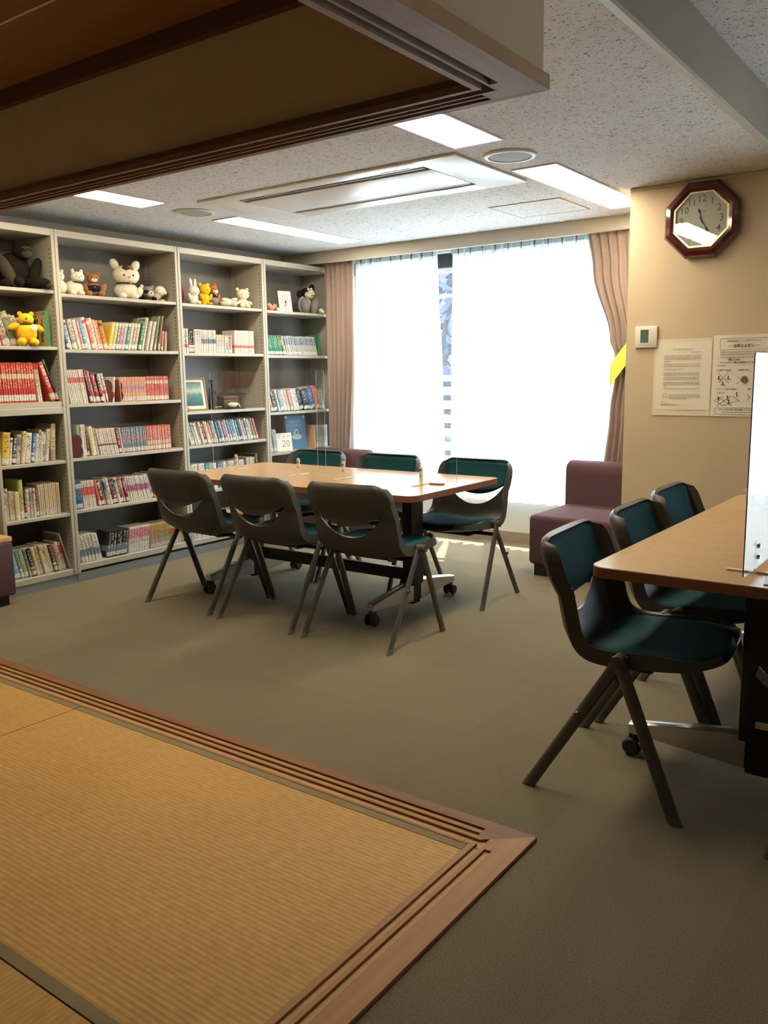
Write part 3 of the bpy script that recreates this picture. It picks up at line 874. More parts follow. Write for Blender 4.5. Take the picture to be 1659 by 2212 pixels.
class Row:
    """One shelf of books. cx values are positions along the shelf, mapped linearly to world Y."""
    def __init__(s, where, z, ca, ya, cb, yb, depth=0.03):
        s.where, s.z, s.d = where, z, depth
        s.k = (yb - ya) / (cb - ca)
        s.Y = lambda c: ya + (c - ca) * s.k + 0.66 * depth
        s.i = 0
        s.prev = None
        s.left = ya + .004
    @staticmethod
    def profile(y0, z0, t, h, a):
        # outline of a tilted book seen from the front, sampled by height: {height: (left, right)}
        ca, sa = math.cos(a), math.sin(a)
        P = [(y0 + y * ca - z * sa, z0 + y * sa + z * ca) for y, z in ((0, 0), (t, 0), (t, h), (0, h))]
        out = {}
        for k in range(0, 27):
            zz = k * .01 + .001
            xs_ = []
            for (ya_, za_), (yb_, zb_) in zip(P, P[1:] + P[:1]):
                if min(za_, zb_) <= zz <= max(za_, zb_) and abs(za_ - zb_) > 1e-9:
                    xs_.append(ya_ + (yb_ - ya_) * (zz - za_) / (zb_ - za_))
            if len(xs_) >= 2:
                out[k] = (min(xs_), max(xs_))
        return out
    def one(s, c, t, h, lean, col, band='white', ink='black', lay=(2, 2, 1), dep=.13, name='book', label=None, group=None, soft=True, y=None, dz=0.0, back=0.0):
        y0 = s.Y(c) if y is None else y
        o = link(name, BK[soft])
        a = R(lean)
        o.scale = (dep, t, h)
        o.rotation_euler = (a, 0, 0)
        # the lower corner of a leaning book rests on the shelf
        z = s.z + .0005 + dz
        if lean < 0:
            y0 = y0 + t * (1 - math.cos(a)) * 0
            z += t * math.sin(-a)
        prof = s.profile(y0, z - s.z, t, h, a)
        need = max([s.left + .002 - v[0] for v in prof.values()] + [0])
        if s.prev:
            need = max([need] + [s.prev[k][1] + .0006 - prof[k][0] for k in prof if k in s.prev])
        y0 += need
        s.prev = {k: (v[0] + need, v[1] + need) for k, v in prof.items()}
        o.location = (XB - s.d - back, y0, z)
        jit = 1 + random.uniform(-.06, .06)
        cc = tuple(min(1, v * jit) for v in (C[col] if isinstance(col, str) else col))
        o.color = (*cc, 1)
        o['band'] = list(C[band]) if isinstance(band, str) else list(band)
        o['ink'] = list(C[ink]) if isinstance(ink, str) else list(ink)
        o['layout'] = list(map(float, lay))
        s.i += 1
        cn = CN.get(col, col) if isinstance(col, str) else 'printed'
        if label is None:
            label = '%s book, %s from the left, %s' % (cn, ORD[s.i - 1] if s.i <= 30 else str(s.i) + 'th', s.where)
        tag(o, label, 'book', group or 'books on the ' + s.where)
        return o
    def series(s, ca, cb, n, h, lean, col, band, ink, lay, what, dep=.125, soft=True, hv=.0):
        """n look-alike volumes between ca and cb."""
        p = (s.Y(cb) - s.Y(ca)) / n
        a = R(abs(lean))
        for i in range(n):
            t = p * math.cos(a) * .975
            hh = h * (1 + random.uniform(-hv, hv))
            ln = lean
            o = s.one(0, t, hh, ln, col, band, ink, lay, dep + random.uniform(-.004, .004), 'comic_volume', what if n == 1 else '%s, %s from left' % (what, ORD[i]), what, soft, y=s.Y(ca) + i * p, back=random.uniform(0, .006))
    def mix(s, ca, cb, items, h, lean, dep=.13, lay=None, soft=True):
        """Single books of differing widths: items = (colour, band, ink, relative width, relative height)."""
        tot = sum(it[3] for it in items)
        sp = s.Y(cb) - s.Y(ca)
        y = s.Y(ca)
        a = R(abs(lean))
        for col, bd, ink, w_, hr in items:
            p = sp * w_ / tot
            la = lay or random.choice([(2, 2, 1), (.82, .92, 1), (.24, .34, 1), (.6, .9, 1), (2, 2, 1)])
            s.one(0, p * math.cos(a) * .97, h * hr, lean, col, bd, ink, la, dep * (0.9 + .2 * hr - .1), soft=soft and w_ < 1.5, y=y, back=random.uniform(0, .012))
            y += p

W_ = 'white'
# --- narrow bookcase, far left
r = Row('second shelf of the leftmost bookcase', 1.401, 0, .681, 485, 1.009, depth=.10)
r.mix(-95, 190, [('pink', 'white', 'red', 1, .9), ('rose', 'white', 'white', .6, .92), ('offwhite', 'grey', 'black', 1.3, .98), ('sage', 'cream', 'black', 1.5, 1.06), ('cream', 'green', 'brown', .7, .98), ('offwhite', 'sage', 'brown', 1.0, .95), ('cream', 'tan', 'black', .8, .9)], .185, 19)
r.one(400, .028, .200, 0, (.56, .42, .27), 'cream', 'cream', (2, 2, 0), .15, y=.984, back=-.068, label='cream picture book with green spine behind the yellow plush bear', soft=False)
r = Row('third shelf of the leftmost bookcase', 1.088, 0, .653, 560, 1.037)
r.series(-30, 300, 15, .222, 2, 'red', 'cream', 'cream', (.60, .72, 1), 'tall red and cream volume on the third shelf at far left', hv=.01)
r.series(300, 342, 2, .215, 5, 'cream', 'red', 'brown', (.85, 1, 1), 'cream volume ending the red row at far left', hv=.01)
r.one(415, .034, .232, 19, 'red', 'white', 'white', (2, 2, 1), .15, soft=False, label='fat bright red hardback leaning at the end of the red row')
r.one(452, .014, .250, 19, 'black', 'green', 'green', (.9, 1, 1), .16, soft=False, label='black hardback leaning between the fat red book and side panel')
r = Row('fourth shelf of the leftmost bookcase', .745, 20, .635, 560, 1.009)
r.mix(22, 440, [('yellow', 'gold', 'brown', 2.2, 1.02), ('white', 'blue', 'blue', .8, .85), ('black', 'grey', 'white', 1.3, .95), ('offwhite', 'grey', 'black', 1.4, .93), ('cream', 'yellow', 'brown', 1.1, 1.03), ('white', 'black', 'black', 2, .96), ('blue', 'white', 'white', 1.1, .95), ('white', 'sky', 'blue', 1, .92), ('offwhite', 'grey', 'black', .7, 1.05), ('white', 'green', 'green', .8, .98), ('sage', 'white', 'white', .8, .95), ('offwhite', 'red', 'maroon', 1.2, 1.05)], .178, -8)
r.one(455, .030, .215, -4, (.42, .30, .26), 'cream', 'brown', (.3, .9, 0), .16, soft=False, label='large pinkish picture book at the end of the fourth shelf, far left')
r = Row('fifth shelf of the leftmost bookcase', .430, 60, .633, 598, 1.011)
r.mix(42, 355, [('white', 'grey', 'black', 1.1, .85), ('offwhite', 'pink', 'maroon', .8, .98), ('cream', 'brown', 'brown', .8, .9), ('beige', 'white', 'maroon', 1.2, .88), ('cream', 'white', 'gold', 1.6, .86), ('lime', 'cream', 'brown', 1.6, 1.2), ('black', 'red', 'white', .9, .95), ('white', 'black', 'black', 1.1, .88), ('offwhite', 'grey', 'black', 1, .9), ('white', 'tan', 'brown', .9, .9), ('brown', 'orange', 'cream', 1.1, .88)], .188, 0)
r.series(355, 545, 11, .186, 1, 'cream', 'offwhite', 'gold', (.82, .95, 1), 'cream volume of the pale row on the fifth shelf, far left', hv=.02)
r = Row('bottom shelf of the leftmost bookcase', .088, 160, .640, 665, 1.033)
r.mix(140, 575, [('sky', 'blue', 'white', 2.0, .92), ('sage', 'white', 'green', 1, .95), ('sage', 'green', 'white', 1.5, .97), ('silver', 'grey', 'black', .7, .98), ('black', 'yellow', 'white', 1.4, .96), ('offwhite', 'yellow', 'grey', 1.2, .96), ('cream', 'sage', 'brown', 1.1, .95), ('offwhite', 'grey', 'tan', 1, 1.0), ('cream', 'orange', 'brown', .9, .98), ('offwhite', 'brown', 'grey', 1.4, .98), ('brown', 'white', 'white', 1, .96), ('tan', 'cream', 'maroon', .9, .92), ('offwhite', 'coral', 'brown', 1.1, 1.0), ('beige', 'red', 'brown', 1, .97)], .178, 12)
r.one(585, .010, .232, 16, (.42, .38, .33), 'maroon', 'maroon', (2, 2, 0), .155, label='tall thin magazine leaning last on the bottom shelf, far left')

# --- widest bookcase
r = Row('second shelf of the widest bookcase', 1.387, 585, 1.080, 1565, 1.892)
r.mix(578, 925, [('blue', 'white', 'white', .7, .93), ('white', 'grey', 'black', .9, .95), ('slate', 'white', 'white', .5, .97), ('offwhite', 'grey', 'brown', 1.2, .98), ('white', 'pink', 'grey', .9, .97), ('pink', 'white', 'white', .7, .96), ('sky', 'white', 'white', 1, .95), ('white', 'red', 'coral', 1.2, 1.06), ('coral', 'white', 'white', .9, 1.03), ('white', 'red', 'red', 1, 1.05), ('peach', 'cream', 'white', .9, 1.0), ('peach', 'white', 'brown', .8, .98), ('orange', 'brown', 'brown', 1.2, .98)], .180, 12)
for i, cc in enumerate(['yellow', 'lime', 'slate', 'coral', 'lilac', 'teal', 'peach', 'sage', 'pink']):
    r.series(945 + i * 29, 974 + i * 29, 1, .172, -15, cc, 'cream', 'white', (.86, .97, 1), '%s volume of the pastel set leaning on the second shelf' % CN.get(cc, cc))
r.one(1222, .020, .170, -15, 'green', 'white', 'white', (2, 2, 1))
r.one(1250, .016, .212, -15, 'white', 'cream', 'green', (2, 2, 0), .15, label='tall health magazine leaning right of the pastel volumes')
r.one(1296, .014, .190, -15, 'white', 'grey', 'black', (2, 2, 1))
r.one(1330, .018, .188, -15, 'offwhite', 'green', 'green', (2, 2, 1))
r.one(1372, .012, .225, -13, 'sage', 'cream', 'brown', (2, 2, 1), .15)
r.one(1412, .010, .228, -12, 'tan', 'cream', 'black', (2, 2, 1), .15)
r.one(1440, .014, .130, -8, 'coral', 'white', 'white', (2, 2, 1))
r.one(1478, .012, .125, -5, 'offwhite', 'red', 'coral', (2, 2, 1))

r = Row('third shelf of the widest bookcase', 1.070, 620, 1.081, 1590, 1.893)
r.series(622, 770, 10, .200, 8, 'white', 'coral', 'grey', (.62, .78, 1), 'white and coral volume at the start of the third shelf', hv=.01)
r.mix(775, 865, [('maroon', 'red', 'white', 1, 1.06), ('rose', 'maroon', 'white', 1, 1.0), ('maroon', 'black', 'white', 1.1, .95), ('red', 'white', 'white', 1, .93)], .195, 13)
r.mix(866, 935, [('black', 'red', 'white', 1, 1.0), ('white', 'red', 'black', 1, .98), ('white', 'coral', 'black', 1, 1.0)], .178, 13, lay=(.3, .42, 1))
r.one(985, .016, .155, -6, 'white', 'red', 'red', (.2, .4, 1), label='single white book leaning between the maroon bookends')
r.series(1066, 1300, 16, .152, 1, 'peach', 'lilac', 'rose', (.50, .62, 1), 'peach and lilac volume in the long row on the third shelf', hv=.01)
r.series(1303, 1512, 14, .155, 0, 'coral', 'white', 'maroon', (.70, .82, 1), 'red and white volume with blue foot on the third shelf', hv=.005)

r = Row('fourth shelf of the widest bookcase', .750, 655, 1.081, 1615, 1.896)
r.mix(715, 800, [('mint', 'white', 'grey', 1, 1.02), ('white', 'yellow', 'sky', 1, 1.03), ('silver', 'yellow', 'slate', 1, 1.03), ('brown', 'white', 'white', .7, .8)], .188, 2)
r.mix(800, 862, [('cream', 'beige', 'tan', 2, 1.0), ('offwhite', 'tan', 'brown', .9, .95)], .178, 9)
r.series(862, 1020, 9, .160, 11, 'white', 'brown', 'rose', (.36, .42, 1), 'white volume with brown band leaning on the fourth shelf', hv=.02)
r.one(1022, .022, .160, 10, 'maroon', 'black', 'white', (2, 2, 1))
r.one(1045, .012, .160, 8, 'white', 'black', 'black', (2, 2, 1))
r.series(1066, 1278, 14, .158, 3, 'slate', 'rose', 'white', (.50, .60, 1), 'grey-green volume with red band on the fourth shelf', hv=.01)
r.series(1282, 1512, 16, .158, 1, 'coral', 'cream', 'white', (.24, .40, 1), 'red volume with cream foot ending the fourth shelf', hv=.005)

r = Row('fifth shelf of the widest bookcase', .437, 685, 1.077, 1640, 1.896)
r.series(688, 745, 5, .168, 2, 'blue', 'white', 'white', (.75, .92, 1), 'blue and white volume starting the fifth shelf')
r.series(748, 850, 7, .166, 5, 'white', 'coral', 'red', (.48, .78, 1), 'white and coral volume early on the fifth shelf')
r.mix(858, 1118, [('coral', 'white', 'black', 1, 1), ('brown', 'white', 'white', 1.1, .98), ('tan', 'white', 'brown', 1, .97), ('beige', 'blue', 'brown', 1, .98), ('white', 'red', 'blue', 1.2, 1.02), ('maroon', 'white', 'white', 1, .96), ('black', 'white', 'white', 1.2, .96), ('white', 'slate', 'black', 1.2, 1.0), ('brown', 'white', 'cream', 1, .95), ('rose', 'white', 'white', 1, .97), ('maroon', 'rose', 'white', 1, .96)], .166, 12)
r.series(1122, 1322, 12, .160, 11, 'white', 'rose', 'blue', (.42, .66, 1), 'white volume with rose band leaning on the fifth shelf', hv=.02)
r.mix(1326, 1600, [('slate', 'pink', 'white', 1, 1), ('rose', 'white', 'white', 1, .97), ('maroon', 'white', 'white', 1, 1.02), ('black', 'rose', 'white', 1.1, 1.0), ('maroon', 'black', 'white', 1, 1.0), ('offwhite', 'grey', 'black', 1, .97), ('black', 'white', 'white', 1, .95), ('slate', 'white', 'white', 1, .95), ('white', 'blue', 'black', 1, .98), ('rose', 'white', 'white', 1, .97)], .165, 12)

r = Row('bottom shelf of the widest bookcase', .105, 720, 1.078, 1659, 1.896)
r.series(728, 900, 6, .172, 11, 'white', 'slate', 'black', (.22, .48, 1), 'white volume with slate band starting the bottom shelf', hv=.03)
r.series(945, 1118, 7, .165, -10, 'black', 'slate', 'white', (.22, .45, 1), 'black lettered volume leaning right on the bottom shelf')
r.series(1125, 1312, 8, .165, -5, 'white', 'pink', 'navy', (.55, .92, 1), 'white and pink volume leaning slightly on the bottom shelf')
r.series(1322, 1500, 14, .158, 0, 'beige', 'gold', 'brown', (.62, .95, 1), 'golden topped volume upright on the bottom shelf', hv=.01)
r.series(1503, 1640, 10, .158, 1, 'cream', 'coral', 'brown', (.45, .70, 1), 'cream and coral volume at the right of the bottom shelf', hv=.01)

# --- bookcase with the framed picture
r = Row('second shelf of the framed-picture bookcase', 1.378, 115, 1.971, 795, 2.688)
r.series(108, 168, 5, .160, 0, 'white', 'coral', 'black', (.22, .36, 1), 'white volume with red foot beside the black pair')
r.series(170, 212, 3, .156, 0, 'black', 'white', 'white', (.22, .34, 1), 'black volume among the white ones on the second shelf')
r.series(214, 274, 4, .158, 0, 'white', 'mint', 'rose', (.75, .95, 1), 'white volume with rose lettering on the second shelf')
r.series(276, 402, 9, .156, 0, 'white', 'slate', 'black', (.42, .62, 1), 'white volume with dark diamond row on the second shelf')
r.series(405, 492, 6, .126, 0, 'offwhite', 'cream', 'brown', (.8, 1, 1), 'short off-white volume in the middle of the second shelf', hv=.03)
r.mix(493, 548, [('sky', 'white', 'white', 1, 1), ('offwhite', 'cream', 'brown', .8, .98), ('tan', 'brown', 'brown', 1.6, .98), ('white', 'grey', 'black', .6, 1.0)], .126, 0)
r.series(570, 755, 11, .162, 0, 'white', 'coral', 'slate', (.24, .36, 1), 'white volume with red band ending the second shelf', hv=.005)

r = Row('fourth shelf of the framed-picture bookcase', .755, 160, 1.974, 820, 2.684)
cl = ['white', 'mint', 'offwhite', 'white', 'pink', 'white', 'brown', 'peach', 'white', 'rose', 'sage', 'white', 'slate', 'blue', 'white', 'rose', 'white', 'sky', 'blue', 'slate', 'white', 'teal', 'navy', 'white', 'lilac', 'offwhite', 'white', 'jade', 'tan', 'coral']
r.mix(158, 770, [(c, cl[(i * 7 + 3) % len(cl)], 'black' if i % 3 else 'white', 1 + .2 * (i % 2), 1 + .03 * ((i * 5) % 3 - 1)) for i, c in enumerate(cl)], .160, 18)
r = Row('fifth shelf of the framed-picture bookcase', .437, 180, 1.983, 825, 2.676)
r.mix(165, 800, [('offwhite', 'white', 'black', 1.2, 1), ('white', 'cream', 'black', 2.4, 1.06), ('white', 'cream', 'black', 2.4, 1.06), ('teal', 'slate', 'white', 1.7, 1.05), ('sage', 'tan', 'white', 1.5, 1.05), ('white', 'grey', 'brown', 1.6, 1.02), ('blue', 'slate', 'white', 1.5, 1.03), ('slate', 'blue', 'white', 1, 1.02), ('white', 'silver', 'grey', 1.6, 1.03), ('offwhite', 'silver', 'black', 1.5, 1.04), ('white', 'silver', 'black', 1.6, 1.03), ('silver', 'white', 'black', 1.5, 1.02), ('white', 'slate', 'black', 1.2, 1.02), ('white', 'grey', 'black', 1.2, 1.03), ('black', 'white', 'white', .8, 1.02), ('offwhite', 'grey', 'grey', 1.2, 1.08), ('cream', 'white', 'brown', 1.4, 1.08), ('beige', 'cream', 'brown', 1.2, 1.07), ('brown', 'tan', 'tan', 1.2, 1.2)], .176, 3, lay=(2, 2, 0))
r = Row('bottom shelf of the framed-picture bookcase', .105, 200, 1.98, 835, 2.68)
r.series(205, 330, 9, .160, 2, 'white', 'coral', 'black', (.5, .75, 1), 'white and coral volume on the bottom shelf behind the chairs')
r.series(335, 480, 10, .165, 8, 'rose', 'white', 'white', (.3, .5, 1), 'rose volume on the bottom shelf behind the chairs')
r.series(485, 640, 11, .160, 3, 'offwhite', 'orange', 'brown', (.6, .8, 1), 'off-white and orange volume on the bottom shelf behind chairs')

# --- end bookcase
r = Row('second shelf of the end bookcase', 1.370, 870, 2.775, 1420, 3.486)
r.series(872, 992, 10, .148, 12, 'jade', 'green', 'white', (.7, .95, 1), 'jade green volume on the second shelf of the end bookcase', hv=.01)
r.one(998, .022, .150, 14, (.16, .13, .03), 'gold', 'gold', (.5, .8, 1), label='dark olive book between the green and grey volumes')
r.series(1024, 1318, 19, .146, 15, 'silver', 'slate', 'white', (.55, .92, 1), 'grey patterned volume on the second shelf of the end bookcase', hv=.02)
r.one(1330, .020, .165, 0, 'green', 'green', 'green', (2, 2, 0), .15, soft=False, label='tall dark green hardback closing the row of grey volumes')
r = Row('third shelf of the end bookcase', .946, 890, 2.778, 1430, 3.485)
r.mix(893, 1330, [('coral', 'pink', 'white', 1, .95), ('black', 'green', 'white', 1.3, 1), ('white', 'grey', 'black', .7, 1.0), ('slate', 'sky', 'white', 1.3, 1), ('white', 'cream', 'rose', 1.2, .98), ('offwhite', 'pink', 'coral', 1, .98), ('pink', 'red', 'white', 1, 1), ('white', 'offwhite', 'rose', 1.3, 1.0), ('white', 'grey', 'black', 1, 1.03), ('black', 'white', 'white', 1.4, 1.02), ('navy', 'black', 'white', 1.3, 1.0), ('black', 'white', 'white', 1, 1.03), ('blue', 'navy', 'white', 1.8, 1.05), ('coral', 'pink', 'rose', 1.5, 1.1)], .168, 18)
r.mix(1338, 1385, [('grey', 'white', 'white', 1, 1), ('silver', 'grey', 'black', 1, .98)], .158, 14)
r = Row('fourth shelf of the end bookcase', .640, 905, 2.778, 1435, 3.485)
r.mix(905, 968, [('silver', 'grey', 'black', 1, 1), ('grey', 'silver', 'white', .8, 1.02), ('silver', 'white', 'black', 1, 1)], .172, 10)
r.one(1288, .018, .180, 0, 'peach', 'orange', 'brown', (2, 2, 0))
r.series(1310, 1412, 6, .178, 0, 'silver', 'grey', 'grey', (.5, .9, 1), 'pale grey volume on the fourth shelf of the end bookcase')

# --- printed covers that face the room
def flat_print(name, mats, parent, g):
    return tag(g.build(name, mats, parent, recalc=False), kind='stuff')
def by_label(s_):
    return [o for o in bpy.data.objects if o.get('label') == s_][0]
ink_red = plain('red_ink', (.42, .05, .03), .6)
ink_green = plain('green_ink', (.05, .20, .06), .6)
ink_brown = plain('brown_ink', (.16, .075, .03), .6)
ink_white = plain('white_ink', (.75, .72, .66), .6)
ink_blue = plain('blue_ink', (.03, .14, .36), .6)
def cover_print(book, fill):
    """Print on the face of a book that looks along -Y; fill(g, M) draws in metres, x to the right, y up from the lower edge."""
    sc = book.scale
    inv = Matrix.Diagonal((1 / sc[0], 1 / sc[1], 1 / sc[2], 1))
    # cover face: local x from -depth (far) to 0 (spine); seen from -Y the far edge is on the left
    M = inv @ Matrix(((1, 0, 0, -sc[0]), (0, 0, -1, -.0006), (0, 1, 0, 0), (0, 0, 0, 1)))
    g = G()
    fill(g, M)
    return g
def disc(g, M, x, y, rx, ry, m, n=14, d=.0002):
    g.add([M @ Vector((x + rx * math.cos(2 * math.pi * i / n), y + ry * math.sin(2 * math.pi * i / n), d)) for i in range(n)], [tuple(range(n))], m)
def strip(g, M, x0, x1, y0, y1, m, d=.0002):
    g.add([M @ Vector(p) for p in ((x0, y0, d), (x1, y0, d), (x1, y1, d), (x0, y1, d))], [(0, 1, 2, 3)], m)
def line(g, M, x0, y0, x1, y1, w_, m, d=.0003):
    a = Vector((x1 - x0, y1 - y0)).normalized() * w_ / 2
    n = Vector((-a.y, a.x))
    g.add([M @ Vector((x0 + n.x - a.x, y0 + n.y - a.y, d)), M @ Vector((x1 + n.x + a.x, y1 + n.y + a.y, d)), M @ Vector((x1 - n.x + a.x, y1 - n.y + a.y, d)), M @ Vector((x0 - n.x - a.x, y0 - n.y - a.y, d))], [(0, 1, 2, 3)], m)

bk = by_label('cream picture book with green spine behind the yellow plush bear')
def f(g, M):
    text_geo(g, '健康をつくる本', .0195, M @ Matrix.Translation((.083, .185, .0003)), 0, bold=.02)
    strip(g, M, .02, .07, .168, .173, 1)
    disc(g, M, .055, .09, .030, .065, 2); disc(g, M, .045, .152, .012, .012, 2); disc(g, M, .075, .148, .010, .010, 2)
    disc(g, M, .115, .125, .008, .008, 0); disc(g, M, .098, .105, .013, .015, 3); disc(g, M, .125, .11, .007, .008, 0)
    disc(g, M, .12, .07, .012, .022, 4); disc(g, M, .105, .062, .008, .018, 4); disc(g, M, .113, .035, .012, .014, 0); disc(g, M, .12, .14, .006, .016, 4)
    strip(g, M, .1478, .150, 0.0, .2, 4)
flat_print('cover_print', [ink_red, 'ink', ink_brown, plain('orange_ink', (.5, .2, .05), .6), ink_green], bk, cover_print(bk, f))
g = G()
sc_ = bk.scale
g.add([(.0012, .02, .0), (.0012, .98, .0), (.0012, .98, 1), (.0012, .02, 1)], [(0, 1, 2, 3)])
flat_print('spine_print', [ink_green], bk, g)

bk = by_label('tall health magazine leaning right of the pastel volumes')
def f(g, M):
    text_geo(g, '健康', .034, M @ Matrix.Translation((.105, .185, .0003)), 0, bold=.03)
    text_geo(g, '心とからだの', .017, M @ Matrix.Translation((.046, .180, .0003)), 0, bold=.02)
    strip(g, M, .06, .145, .160, .163, 1)
    text_geo(g, '9', .03, M @ Matrix.Translation((.125, .132, .0003)), 1)
    disc(g, M, .085, .125, .012, .013, 2); disc(g, M, .085, .09, .018, .024, 1); disc(g, M, .078, .055, .011, .03, 2); disc(g, M, .095, .05, .010, .03, 2)
    for i in range(5):
        strip(g, M, .118, .145, .05 + i * .012, .053 + i * .012, 0)
flat_print('cover_print', [ink_green, 'ink', ink_red], bk, cover_print(bk, f))

bk = by_label('fat bright red hardback leaning at the end of the red row')
g = G()
M = Matrix.Diagonal((1 / bk.scale[0], 1 / bk.scale[1], 1 / bk.scale[2], 1)) @ Matrix(((0, 0, 1, .0006), (1, 0, 0, 0), (0, 1, 0, 0), (0, 0, 0, 1)))
for i, (x, y) in enumerate(((.019, .205), (.018, .185), (.020, .165))):
    line(g, M, x - .007, y + .005, x + .006, y - .003, .003, 0); line(g, M, x + .004, y + .007, x - .004, y - .006, .0025, 0)
for y in (.14, .115, .10):
    line(g, M, .019, y, .019, y - .008, .0025, 0)
flat_print('spine_print', [ink_white], bk, g)

bk = by_label('tall thin magazine leaning last on the bottom shelf, far left')
def f(g, M):
    for i in range(4):
        x = .03 + .03 * i
        for k in range(3):
            line(g, M, x - .009, .205 + k * .007, x + .009, .205 + k * .007, .0028, 0)
        line(g, M, x, .198, x, .224, .0028, 0)
flat_print('cover_print', [plain('faded_red_ink', (.20, .08, .05), .6)], bk, cover_print(bk, f))

# ------------------------------------------------------------------ tables
def folding_table(label, loc, L, W, rz):
    """Top L long (local X), W deep (local Y); wheeled T legs."""
    ZT_ = 0.667
    t_ = thing('meeting_table', label, 'table', loc, rz, group='wheeled meeting tables')
    hx, hy = L / 2, W / 2
    G().prism(rrect(-hx, hx, -hy, hy, .055, 7), ZT_ - .030, ZT_ - .0012).build('edge_band', 'edging', t_, smooth=30)
    G().prism(rrect(-hx + .004, hx - .004, -hy + .004, hy - .004, .052, 7), ZT_ - .0012, ZT_).build('top_surface', 'laminate', t_, smooth=30)
    for s_ in (-1, 1):
        x = s_ * (hx - .285)
        lg = G().rbox(x - .03, x + .03, -.055, .055, .135, ZT_ - .045, .006, 2).build('leg_column', 'black', t_, smooth=40)
        G().rbox(x - .022, x + .022, -.033, .033, .035, .136, .004, 1).build('column_foot', 'black', lg, smooth=40)
        G().rbox(x - .025, x + .025, -hy + .10, hy - .10, ZT_ - .046, ZT_ - .0305, .004, 1).build('top_bracket', 'black', t_, smooth=40)
        for e in (-1, 1):
            rings = []
            for k in range(7):
                q = k / 6
                y = e * (.034 + (hy - .044 - .034) * q)
                zt = .158 - .048 * (q ** 1.3)
                zb = .052 + .026 * q if q < .99 else .076
                hw = .026 - .004 * q
                rings.append([(x - hw, y, zb), (x + hw, y, zb), (x + hw, y, zt - .006), (x + hw * .6, y, zt), (x - hw * .6, y, zt), (x - hw, y, zt - .006)])
            ar = G().rings(rings).build('foot_arm', 'alu', t_, smooth=35)
            yc = e * (hy - .062)
            cs = G().rbox(x - .011, x + .011, yc - .022, yc + .022, .030, .078, .006, 2).build('caster', 'rubber', ar, smooth=40)
            for d in (-1, 1):
                rr = []
                for (rad, off) in ((.012, .0115), (.027, .0115), (.030, .015), (.030, .024), (.024, .030), (.008, .031)):
                    rr.append([(x + d * off, yc + e * .008 + rad * math.cos(2 * math.pi * i / 18), .0305 + rad * math.sin(2 * math.pi * i / 18)) for i in range(18)])
                G().rings(rr).build('caster_wheel', 'rubber', ar, smooth=40)
    G().rbox(-hx + .30, hx - .30, -.015, .015, .152, .215, .003, 1).build('stretcher', 'black', t_, smooth=40)
    return t_
T1 = folding_table('meeting table before the bookcases with two clear screens on it', (-2.105, 1.685, 0), 1.72, 0.84, 0)
T2 = folding_table('meeting table at right edge with green chairs along its side', (0.400, 1.235, 0), 1.74, 0.86, R(90))
lab = G()
lab.rbox(-.0012, 0, -.030, .030, -.011, .011, .0005, 1)
lo = lab.build('name_plate', 'paper2', T2)
lo.location = (-(1.74 / 2 - .285) - .0302, -.022, .196)
lo['label'] = 'small pale name plate on the black column'

def divider(label, loc, L, H_, rz, stands, edge='acrylic_edge', group='clear acrylic screens'):
    """Clear sheet along local X standing on little ivory stands; base on the table."""
    t_ = thing('acrylic_screen', label, 'screen', loc, rz, group=group)
    z0 = .018
    out = rrect(-L / 2, L / 2, z0, z0 + H_, .012, 4)
    M = Matrix(((1, 0, 0, 0), (0, 0, 1, 0), (0, 1, 0, 0), (0, 0, 0, 1)))
    n = len(out)
    g = G()
    v = [M @ Vector((x, y, -.0015)) for x, y in out] + [M @ Vector((x, y, .0015)) for x, y in out]
    g.add(v, [tuple(range(n)), tuple(range(n, 2 * n))[::-1]], 0)
    g.add(v, [(i, i + n, (i + 1) % n + n, (i + 1) % n) for i in range(n)], 1)
    g.build('sheet', ['acrylic', edge], t_)
    for sx in stands:
        st = G().prism([(sx - .010, .0), (sx + .010, .0)] + [(sx + .010 * math.cos(R(a)), .086 + .010 * math.sin(R(a))) for a in range(0, 181, 30)], -.0065, -.0018, 0, M).build('stand', 'stand', t_, smooth=30)
        G().prism(rrect(sx - .007, sx + .007, -.080, .080, .005, 3), 0.0003, .0045).build('foot', 'stand', st)
        for z in (.045, .076):
            b_ = G().cyl((sx, -.0125, z), (sx, .006, z), .0062, 12).build('bolt', 'chrome', st, smooth=40)
    return t_
ZT1 = .6672
divider('clear acrylic screen standing on the left half of the table', (-2.520, 1.652, ZT1), .885, .560, 0, (-.245, .245))
divider('clear acrylic screen standing on the right half of the table', (-1.678, 1.637, ZT1), .885, .560, 0, (-.262, .236))
divider('blue-edged acrylic screen standing on the table at right edge', (0.392, 0.815, ZT1), .885, .575, R(-90), (.285, -.245), 'blue_edge')

# small flat things on the tables
o = G().rbox(-.036, .036, -.022, .022, 0.0003, .008, .003, 2).build('wooden_tray', plain('light_brown_wood', (.30, .16, .08), .5), None, smooth=40)
o.location = (-1.385, 1.690, .6672)
tag(o, 'small thin wooden tray beside the rightmost screen stand', 'tray')
pc = thing('notice_card', 'grey laminated card lying on the table at right edge', 'card', (0.50, 0.455, .6672), R(8))
G().rbox(-.07, .07, -.05, .05, .0003, .003, .001, 1).build('card', plain('grey_card', (.28, .29, .30), .3), pc)
G().box(-.045, .055, -.035, .035, .003, .0034).build('print', plain('pale_print', (.55, .55, .52), .4), pc)

